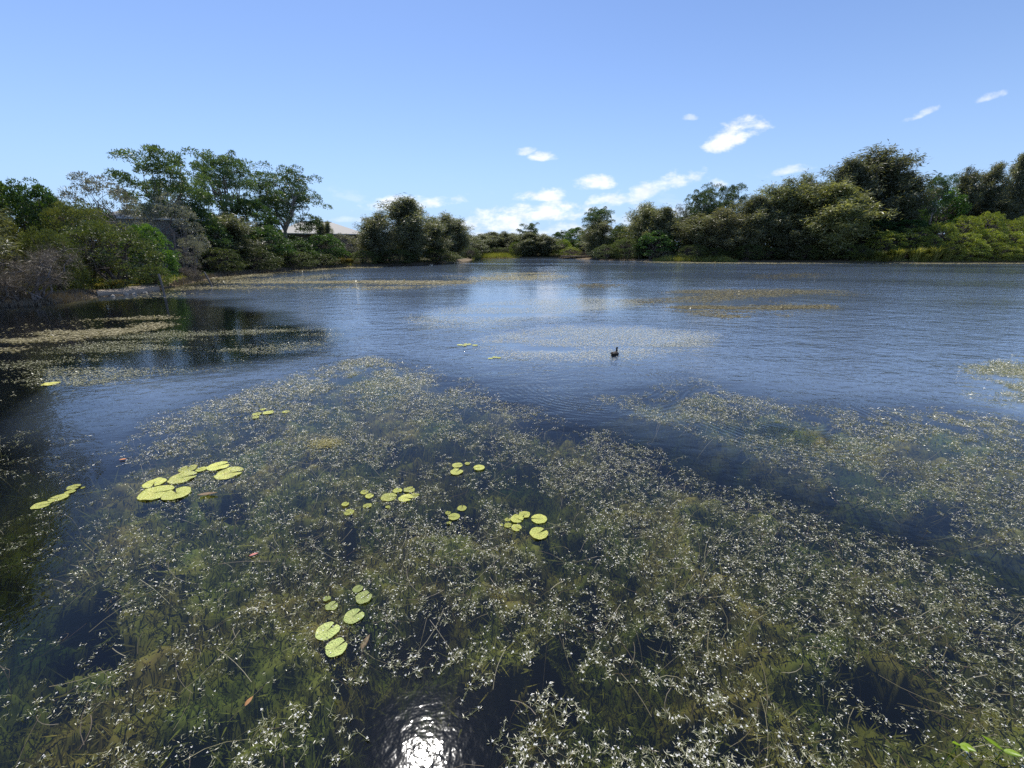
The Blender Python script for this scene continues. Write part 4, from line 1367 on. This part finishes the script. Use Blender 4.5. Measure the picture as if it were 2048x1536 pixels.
# ------------------------------------------------------------------ drifting leaves
def leaf_mesh(name, mat, L, Wd, curl, seed):
    rng = np.random.default_rng(seed)
    k = 7
    t_ = np.linspace(0, 1, k)
    w = Wd * np.sin(np.pi * t_ ** .8) * .5 + .001
    zc = curl * (t_ - .4) ** 2 + .004
    mid_ = np.column_stack([t_ * L, .08 * L * np.sin(t_ * 2.2), zc])
    l_, r2 = mid_.copy(), mid_.copy()
    l_[:, 1] -= w
    r2[:, 1] += w
    l_[:, 2] += w * .45
    r2[:, 2] += w * .35
    v = np.concatenate([l_, mid_, r2])
    v2 = v.copy()
    v2[:, 2] -= .002
    i = np.arange(k - 1)
    q = np.concatenate([np.stack([i, i + 1, i + 1 + k, i + k], -1), np.stack([i + k, i + 1 + k, i + 1 + 2 * k, i + 2 * k], -1)])
    N = len(v)
    rim = np.concatenate([np.stack([i, i + N, i + 1 + N, i + 1], -1), np.stack([i + 2 * k + 1, i + 2 * k + 1 + N, i + 2 * k + N, i + 2 * k], -1)])
    return make_mesh(name, np.concatenate([v, v2]), [np.concatenate([q, q[:, ::-1] + N, rim])], mat, smooth=True)


M_RED = plain_mat('red_leaf', (0.36, 0.11, 0.09), (0.50, 0.22, 0.18), 30, .5)
M_ORANGE = plain_mat('orange_leaf', (0.45, 0.16, 0.05), (0.62, 0.28, 0.10), 30, .5)
M_DEADLEAF = plain_mat('brown_leaf', (0.10, 0.065, 0.035), (0.22, 0.15, 0.08), 30, .6)
M_DEADLEAF2 = plain_mat('rusty_leaf', (0.26, 0.12, 0.04), (0.40, 0.21, 0.08), 30, .6)
M_LIME = foliage_mat('lime_leaf', (0.25, 0.38, 0.010), (0.30, 0.46, 0.014), (0.36, 0.50, 0.03), .45, .05)


def drift(px, py, wpx, mat, name, label, z=.008, hd=20, seed=1, asp=.45):
    c = ground(px, py)
    L = wpx / F * (c[1] * CP + CAM_H * SP)
    me = leaf_mesh(name, mat, L, L * asp, L * .3, seed)
    return add(name, me, None, label, 'leaf', loc=(c[0] - L * .5 * math.cos(math.radians(hd)), c[1] - L * .5 * math.sin(math.radians(hd)), z), rot=(0, 0, math.radians(hd)))


drift(508, 1112, 16, M_RED, 'fallen_leaf', 'pinkish red fallen leaf caught among the weed tips', hd=25)
drift(246, 921, 13, M_ORANGE, 'fallen_leaf', 'small orange fallen leaf behind the big yellow-green lily cluster', hd=10)
drift(498, 1400, 20, M_DEADLEAF2, 'fallen_leaf', 'orange-brown fallen leaf half sunk in the weed', hd=70, z=-.02)
drift(731, 1275, 34, M_DEADLEAF, 'sunken_leaf', 'brown dead leaf sunk below the surface by the pale lily cluster', hd=75, z=-.06, asp=.35)
drift(415, 992, 38, M_DEADLEAF, 'withered_pad', 'withered brown leaf right of the big yellow-green lily cluster', hd=5, asp=.3)

# straw raft
c = ground(652, 887)
G = Geo()
rg = np.random.default_rng(77)
n = 420
P = c[:2] + rg.normal(size=(n, 2)) * np.array([.12, .10])
D = rdir(n, rg)
D[:, 2] = np.abs(D[:, 2]) * .1
D = unit(D)
G.leaves(np.column_stack([P, rg.uniform(.004, .02, n)]), D, unit(np.cross(D, [0, 0, 1.0])), rg.uniform(.03, .09, n), rg.uniform(.006, .014, n), rg.random(n))
add('straw_clump', G.mesh('straw_clump', M_STRAW), None, 'yellow clump of floating straw beyond the big lily cluster', 'straw', kind='stuff')

# two lime green leaves on a shoot that pokes out of the weed
def lime(px, py, hd, L, Wd, label, lobes):
    c = ground(px, py, .04)
    e = add('lime_leaf', None, None, label, 'leaf', loc=(c[0], c[1], 0.0), rot=(0, 0, math.radians(hd)))
    gs = Geo()
    gs.tube(np.array([[.05, .0, -.45], [.02, 0, -.1], [0, 0, .042]]), [.004, .003, .002], 5, .3)
    add('stem', gs.mesh('stem', M_LIME), e)
    for k, (dh, s) in enumerate(lobes):
        b = add('blade', leaf_mesh('blade', M_LIME, L * s, Wd * s, L * .25, k + 3), e, loc=(0, 0, .038), rot=(0.35, -.25, math.radians(dh)))
    return e


lime(2006, 1502, 138, .11, .05, 'long lime-green leaf tilted above the weed', [(0, 1.0), (180, .75)])
lime(1918, 1490, 100, .075, .045, 'lime-green three-pointed leaf beside the long one', [(-150, 1.0), (80, .7), (170, .8)])

# ------------------------------------------------------------------ the duck
def build_duck():
    bm = bmesh.new()

    def ball(c, r, rot=None):
        res = bmesh.ops.create_icosphere(bm, subdivisions=3, radius=1.0)
        for v in res['verts']:
            p = Vector((v.co.x * r[0], v.co.y * r[1], v.co.z * r[2]))
            if rot:
                p.rotate(rot)
            v.co = p + Vector(c)
    from mathutils import Euler
    ball((0, 0, .045), (.21, .105, .085))
    ball((.10, 0, .06), (.11, .092, .085))
    ball((-.17, 0, .085), (.12, .065, .038), Euler((0, .35, 0)))
    ball((-.25, 0, .125), (.07, .04, .016), Euler((0, .5, 0)))
    for k in range(7):                                        # S-shaped neck
        f_ = k / 6
        ball((.165 + .035 * math.sin(f_ * 2.6), 0, .09 + f_ * .14), (.040 - .012 * f_,) * 3)
    ball((.21, 0, .243), (.050, .036, .038))
    me = bpy.data.meshes.new('duck')
    bm.to_mesh(me)
    bm.free()
    return me


M_DUCK = plain_mat('duck_feather', (0.010, 0.008, 0.006), (0.045, 0.034, 0.024), 24, .7, .003)
M_BILL = plain_mat('duck_bill', (0.03, 0.032, 0.034), (0.06, 0.062, 0.065), 20, .4)
me = build_duck()
me.materials.append(M_DUCK)
duck = add('duck', me, None, 'dark brown duck swimming across the open lake, neck raised', 'duck', loc=(DUCK[0], DUCK[1], -.01), rot=(0, 0, math.radians(58)), scale=(.84,) * 3)
rm = duck.modifiers.new('remesh', 'REMESH')
rm.mode = 'VOXEL'
rm.voxel_size = .011
rm.use_smooth_shade = True
sm = duck.modifiers.new('smooth', 'SMOOTH')
sm.iterations = 3
G = Geo()
G.tube(np.array([[.240, 0, .238], [.270, 0, .231], [.297, 0, .226], [.307, 0, .225]]), [.018, .015, .013, .006], 8)
add('bill', G.mesh('bill', M_BILL, True), duck)
for s_ in (-1, 1):
    G = Geo()
    pts = np.array([[.10, s_ * .085, .085], [.02, s_ * .108, .085], [-.09, s_ * .092, .10], [-.19, s_ * .045, .125]])
    G.tube(pts, [.028, .042, .034, .008], 8)
    add('wing', G.mesh('wing', M_DUCK, True), duck)

# ------------------------------------------------------------------ things on the banks
M_POST = plain_mat('weathered_post', (0.10, 0.085, 0.07), (0.26, 0.23, 0.20), 3, .9, .01, (1, 1, .15))
for (bx, by, tx, ty, lab) in ((329, 591, 311, 548, 'grey leaning post standing in the water beside the path edge'),
                              (424, 573, 404, 544, 'grey leaning post standing in the pale scum beyond the small twiggy bush')):
    b0 = ground(bx, by)
    r = ray(tx, ty)
    k_ = b0[1] / r[1]
    t0 = np.array([r[0] * k_, b0[1] + .25, CAM_H + r[2] * k_])
    G = Geo()
    down = b0 + (b0 - t0) * .35
    pth = np.stack([down - b0, (t0 - b0) * .0, (t0 - b0) * .5 + np.array([.02, 0, 0]), (t0 - b0) * .97, t0 - b0])
    G.tube(pth, [.075, .072, .066, .062, .05], 9)
    add('leaning_post', G.mesh('leaning_post', M_POST), None, lab, 'post', loc=b0)

# path slab along the water
M_PATH = plain_mat('gravel_concrete', (0.26, 0.215, 0.165), (0.42, 0.36, 0.29), 2.0, .95, .01, bscale=12)
front = [ground(x, y)[:2] for x, y in ((196, 593), (225, 590.5), (255, 588.5), (290, 584), (320, 579.5))]
back = [p + (p / np.linalg.norm(p)) * (4.6 - .6 * k) for k, p in enumerate(front)]
front = [p - (p / np.linalg.norm(p)) * .25 for p in front]
k = len(front)
v = np.array([[*p, .24] for p in front] + [[*p, .47] for p in back] + [[*p, -.4] for p in front] + [[*p, -.4] for p in back])
i = np.arange(k - 1)
q = np.concatenate([np.stack([i, i + 1, i + 1 + k, i + k], -1), np.stack([i, i + 2 * k, i + 1 + 2 * k, i + 1], -1), np.stack([i + k, i + k + 1, i + 1 + 3 * k, i + 3 * k], -1),
                    [[0, k, 3 * k, 2 * k], [k - 1, 3 * k - 1, 4 * k - 1, 2 * k - 1]]])
add('path', make_mesh('path', v, [q], M_PATH), kind='structure')


def rock_mesh(seed, mat):
    bm = bmesh.new()
    bmesh.ops.create_icosphere(bm, subdivisions=3, radius=1.0)
    rg = np.random.default_rng(seed)
    co = np.array([v.co[:] for v in bm.verts])
    pl = unit(rg.normal(size=(9, 3)))
    dd = rg.uniform(.55, .9, 9)
    for nrm, d_ in zip(pl, dd):
        s = np.maximum(co @ nrm - d_, 0)
        co -= s[:, None] * nrm * .9
    for v_, c_ in zip(bm.verts, co):
        v_.co = c_
    me = bpy.data.meshes.new('rock')
    bm.to_mesh(me)
    bm.free()
    me.materials.append(mat)
    return me


M_ROCK = plain_mat('sandstone', (0.16, 0.115, 0.075), (0.40, 0.31, 0.22), 1.6, .9, .04, bscale=5)
M_STONE = plain_mat('pale_stone', (0.30, 0.27, 0.23), (0.52, 0.47, 0.40), 2.5, .9, .03, bscale=8)
ROCKS = [rock_mesh(k, M_ROCK) for k in range(4)]
STONES = [rock_mesh(k + 10, M_STONE) for k in range(3)]
rg = random.Random(9)
for k, (px, py, w) in enumerate(((252, 589, 14), (268, 588, 16), (290, 585.5, 12), (306, 582.8, 10), (226, 592, 14))):
    c = ground(px, py)
    c = c - np.array([*(c[:2] / np.linalg.norm(c[:2])), 0]) * .35
    s = w / F * c[1] * .5
    add('shore_stone', STONES[k % 3], None, 'pale stone at the waterline under the path edge', 'stone', 'stones along the path edge', loc=(c[0], c[1], .02),
        rot=(rg.uniform(0, 3), rg.uniform(0, .4), rg.uniform(0, 6)), scale=(s * .7, s * .6, s * .28))


def bank_spot(px, py, back):
    g0 = ground(px, shore_dist(px))
    f_ = g0[:2] / np.linalg.norm(g0[:2])
    xy = g0[:2] + f_ * back
    return xy[0], xy[1], ground_z(*xy)


RL = ['broad tan boulder on the bank above the sedge tussocks', 'tan boulder wedged beside the broad one', 'pale flat-topped rock at the upper end of the boulders',
      'dark brown rock at the foot of the boulders', 'reddish rock under the heath bushes', 'small tan rock left of the broad boulder', 'brown slab of rock below the flat-topped one']
for k, (px, back, w, hh) in enumerate(((1812, 5.0, 26, .8), (1832, 5.4, 24, .7), (1846, 6.4, 20, .8), (1806, 3.8, 24, .5), (1856, 4.6, 22, .6), (1796, 4.6, 18, .6), (1838, 4.2, 24, .5))):
    x, y, z = bank_spot(px, 0, back)
    s = w / F * y * .5
    add('bank_rock', ROCKS[k % 4], None, RL[k], 'rock', 'rocks on the right bank', loc=(x, y, z + hh * .6), rot=(rg.uniform(0, .5), rg.uniform(0, .4), rg.uniform(0, 6)), scale=(s, s * .8, hh))


def reed_strip(name, label, pxs, b0, b1, n, hgt, mat, seed, w=.035):
    rg = np.random.default_rng(seed)
    px = rg.uniform(pxs[0], pxs[1], n)
    bk = rg.uniform(b0, b1, n)
    base = []
    for a, b_ in zip(px, bk):
        g0 = ground(a, shore_dist(a))
        f_ = g0[:2] / np.linalg.norm(g0[:2])
        base.append(g0[:2] + f_ * b_)
    base = np.array(base)
    z = terrain(base)
    edge = np.clip((px - pxs[0]) / 25, .35, 1) * np.clip((pxs[1] - px) / 25, .35, 1)
    D = unit(rdir(n, rg) * .35 + np.array([0, 0, 1.0]))
    G = Geo()
    G.leaves(np.column_stack([base, z - .03]), D, side_of(D, rg), hgt * edge * rg.uniform(.6, 1.25, n), w * rg.uniform(.7, 2.2, n), np.clip(fbm(base[:, 0] * .5, base[:, 1] * .5, seed) * .6 + rg.random(n) * .4, 0, 1))
    add(name, G.mesh(name, mat), None, label, 'reeds', kind='stuff')


reed_strip('reed_bed', 'strip of bright green reeds on the right shore below the white-flowered bushes', (1305, 1475), -.6, 2.6, 9000, 1.05, M_REED, 301)
reed_strip('reed_bed', 'thin strip of green reeds on the far shore beyond the point', (944, 1040), -.5, 5, 6000, 1.1, M_REED, 302)
reed_strip('bank_grass', 'dry tufty grass on the sandy bank left of the casuarina point', (676, 722), .2, 4, 2500, .5, M_STRAW, 303)
reed_strip('bank_grass', 'rough green grass along the left bank', (0, 670), 1.6, 9, 9000, .24, M_REED, 304)
reed_strip('bank_grass', 'rough grass under the heath on the right bank', (1700, 2080), .4, 9, 10000, .6, M_REED, 305)

reed_strip('twig_litter', 'dry twigs and leaf litter along the left waterline', (-40, 190), -.5, 2.2, 6000, .30, M_DRY, 306, .03)
reed_strip('twig_litter', 'dry twigs and leaf litter along the bank below the gums', (335, 760), -.3, 2.0, 5000, .30, M_DRY, 307, .04)

# ------------------------------------------------------------------ jetty
M_TIMBER = plain_mat('jetty_timber', (0.16, 0.11, 0.075), (0.33, 0.24, 0.17), 2, .85, .01, (1, 6, 1))
j0, j1 = ground(1121, 517.5), ground(1179, 518)
j1 = j0 + (j1 - j0) * 1.0
ax = (j1 - j0)[:2]
LJ = np.linalg.norm(ax)
hd = math.atan2(ax[1], ax[0])
jet = add('jetty', None, None, 'brown timber jetty on dark piles with a post-and-rail fence', 'jetty', loc=(j0[0], j0[1], 0), rot=(0, 0, hd))
for k in range(int(LJ / .3)):
    G = Geo()
    G.box((k * .3 + .01, -.1, .82), (k * .3 + .285, 2.6, .88))
    if k == 0:
        plank = G.mesh('deck_plank', M_TIMBER)
        pl0 = add('deck_plank', plank, jet)
    else:
        add('deck_plank', plank, jet, loc=(k * .3, 0, 0))
for yy in (.05, 2.4):
    G = Geo()
    G.box((0, yy - .06, .58), (LJ, yy + .06, .817))
    add('bearer', G.mesh('bearer', M_TIMBER), jet)
G = Geo()
G.tube(np.array([[0, 0, -1.6], [0, 0, .1], [0, 0, .8]]), [.11, .11, .10], 8)
pile = G.mesh('pile', M_BARK)
G = Geo()
G.box((-.05, -.05, .883), (.05, .05, 1.9))
rpost = G.mesh('rail_post', M_TIMBER)
npst = 7
for k in range(npst):
    for yy in (.18, 2.3):
        add('pile', pile, jet, loc=(.2 + k * (LJ - .4) / (npst - 1), yy + .14, 0))
    add('rail_post', rpost, jet, loc=(.2 + k * (LJ - .4) / (npst - 1), 2.5, 0))
for zz in (1.25, 1.55, 1.85):
    G = Geo()
    G.box((.1, 2.42, zz), (LJ, 2.447, zz + .14))
    add('rail', G.mesh('rail', M_TIMBER), jet)

# ------------------------------------------------------------------ houses
M_ROOF = plain_mat('pale_roof', (0.10, 0.102, 0.108), (0.15, 0.152, 0.155), 3, .6, .0, (1, 8, 1))
M_ROOF2 = plain_mat('grey_roof', (0.16, 0.17, 0.165), (0.24, 0.25, 0.24), 3, .6, .0, (1, 8, 1))
M_WALL = plain_mat('brick_wall', (0.17, 0.14, 0.12), (0.25, 0.21, 0.18), 6, .9)
M_RENDER = plain_mat('rendered_wall', (0.30, 0.30, 0.28), (0.42, 0.42, 0.40), 2, .9)
M_TRIM = plain_mat('white_trim', (0.62, 0.62, 0.60), (0.72, 0.72, 0.70), 4, .6)
m, t, out = material('window_glass')
p = t.n('ShaderNodeBsdfPrincipled')
p.inputs['Base Color'].default_value = (0.02, 0.025, 0.03, 1)
p.inputs['Roughness'].default_value = 0.06
t.link(p.outputs[0], out.inputs[0])
M_GLASS = m


def house(px, dist, w, dpt, eave, ridge, hip, roofm, wallm, label, turn=0.0, chimney=False):
    """hip-roofed house: walls, roof, gutter, windows with frames, a door"""
    r = ray(px, 500)
    f_ = r[:2] / np.linalg.norm(r[:2])
    xy = f_ * dist
    z0 = ground_z(*xy)
    face = math.atan2(-xy[1], -xy[0]) + math.pi / 2 + turn
    e = add('house', None, None, label, 'house', loc=(xy[0], xy[1], z0), rot=(0, 0, face))
    eave, ridge = eave - z0, ridge - z0
    G = Geo()
    G.box((-w / 2, -dpt / 2, -.5), (w / 2, dpt / 2, eave))
    add('wall', G.mesh('wall', wallm), e)
    G = Geo()
    o_ = .55
    a, b_ = w / 2 + o_, dpt / 2 + o_
    v = [[-a, -b_, eave + .01], [a, -b_, eave + .01], [a, b_, eave + .01], [-a, b_, eave + .01], [-a + hip, 0, ridge], [a - hip, 0, ridge]]
    G.quads(v, [[0, 1, 5, 4], [2, 3, 4, 5], [0, 3, 2, 1]])
    G.tris(v, [[1, 2, 5], [3, 0, 4]])
    rf = add('roof', G.mesh('roof', roofm), e)
    for sgn in (-1, 1):
        G = Geo()
        G.box((-a, sgn * b_ - .06, eave - .14), (a, sgn * b_ + .06, eave + .03))
        add('gutter', G.mesh('gutter', M_TRIM), rf)
    G = Geo()
    G.tube(np.array([[-a + hip, 0, ridge + .02], [a - hip, 0, ridge + .02]]), .08, 6)
    add('ridge_cap', G.mesh('ridge_cap', roofm), rf)
    nwin = max(2, int(w / 3.6))
    for k in range(nwin):
        xw = -w / 2 + (k + .5) * w / nwin
        for base in ([.9] if eave < 4.2 else [.9, 3.7]):
            if base + 1.4 > eave:
                continue
            G = Geo()
            G.box((xw - .75, -dpt / 2 - .05, base), (xw + .75, -dpt / 2 + .02, base + 1.3))
            fr_ = add('window', G.mesh('window', M_TRIM), e)
            for s_ in (-1, 1):
                G = Geo()
                G.box((xw + s_ * .345 - .31, -dpt / 2 - .055, base + .08), (xw + s_ * .345 + .31, -dpt / 2 - .03, base + 1.22))
                add('pane', G.mesh('pane', M_GLASS), fr_)
    return e


def z_at(px, py, dist):
    r = ray(px, py)
    return CAM_H + r[2] / np.linalg.norm(r[:2]) * dist


d1 = np.linalg.norm(ground(640, shore_dist(640))[:2]) + 24
house(640, d1, 15.5, 11, z_at(640, 469, d1), z_at(640, 444, d1), 5.5, M_ROOF, M_WALL, 'two-storey house with a pale hipped roof behind the open-crowned gum', .15)
d2 = np.linalg.norm(ground(305, shore_dist(305))[:2]) + 26
house(305, d2, 9, 7, z_at(305, 440, d2), z_at(305, 424, d2), 3.0, M_ROOF2, M_RENDER, 'grey-roofed rendered house half hidden by the silver-grey trees', .1)
d3 = np.linalg.norm(ground(2030, shore_dist(2030))[:2]) + 45
house(2052, d3, 15, 10, z_at(2052, 402, d3), z_at(2052, 380, d3), 4.5, M_ROOF, M_WALL, 'grey-roofed house beyond the heath at the top of the right bank', -.1)
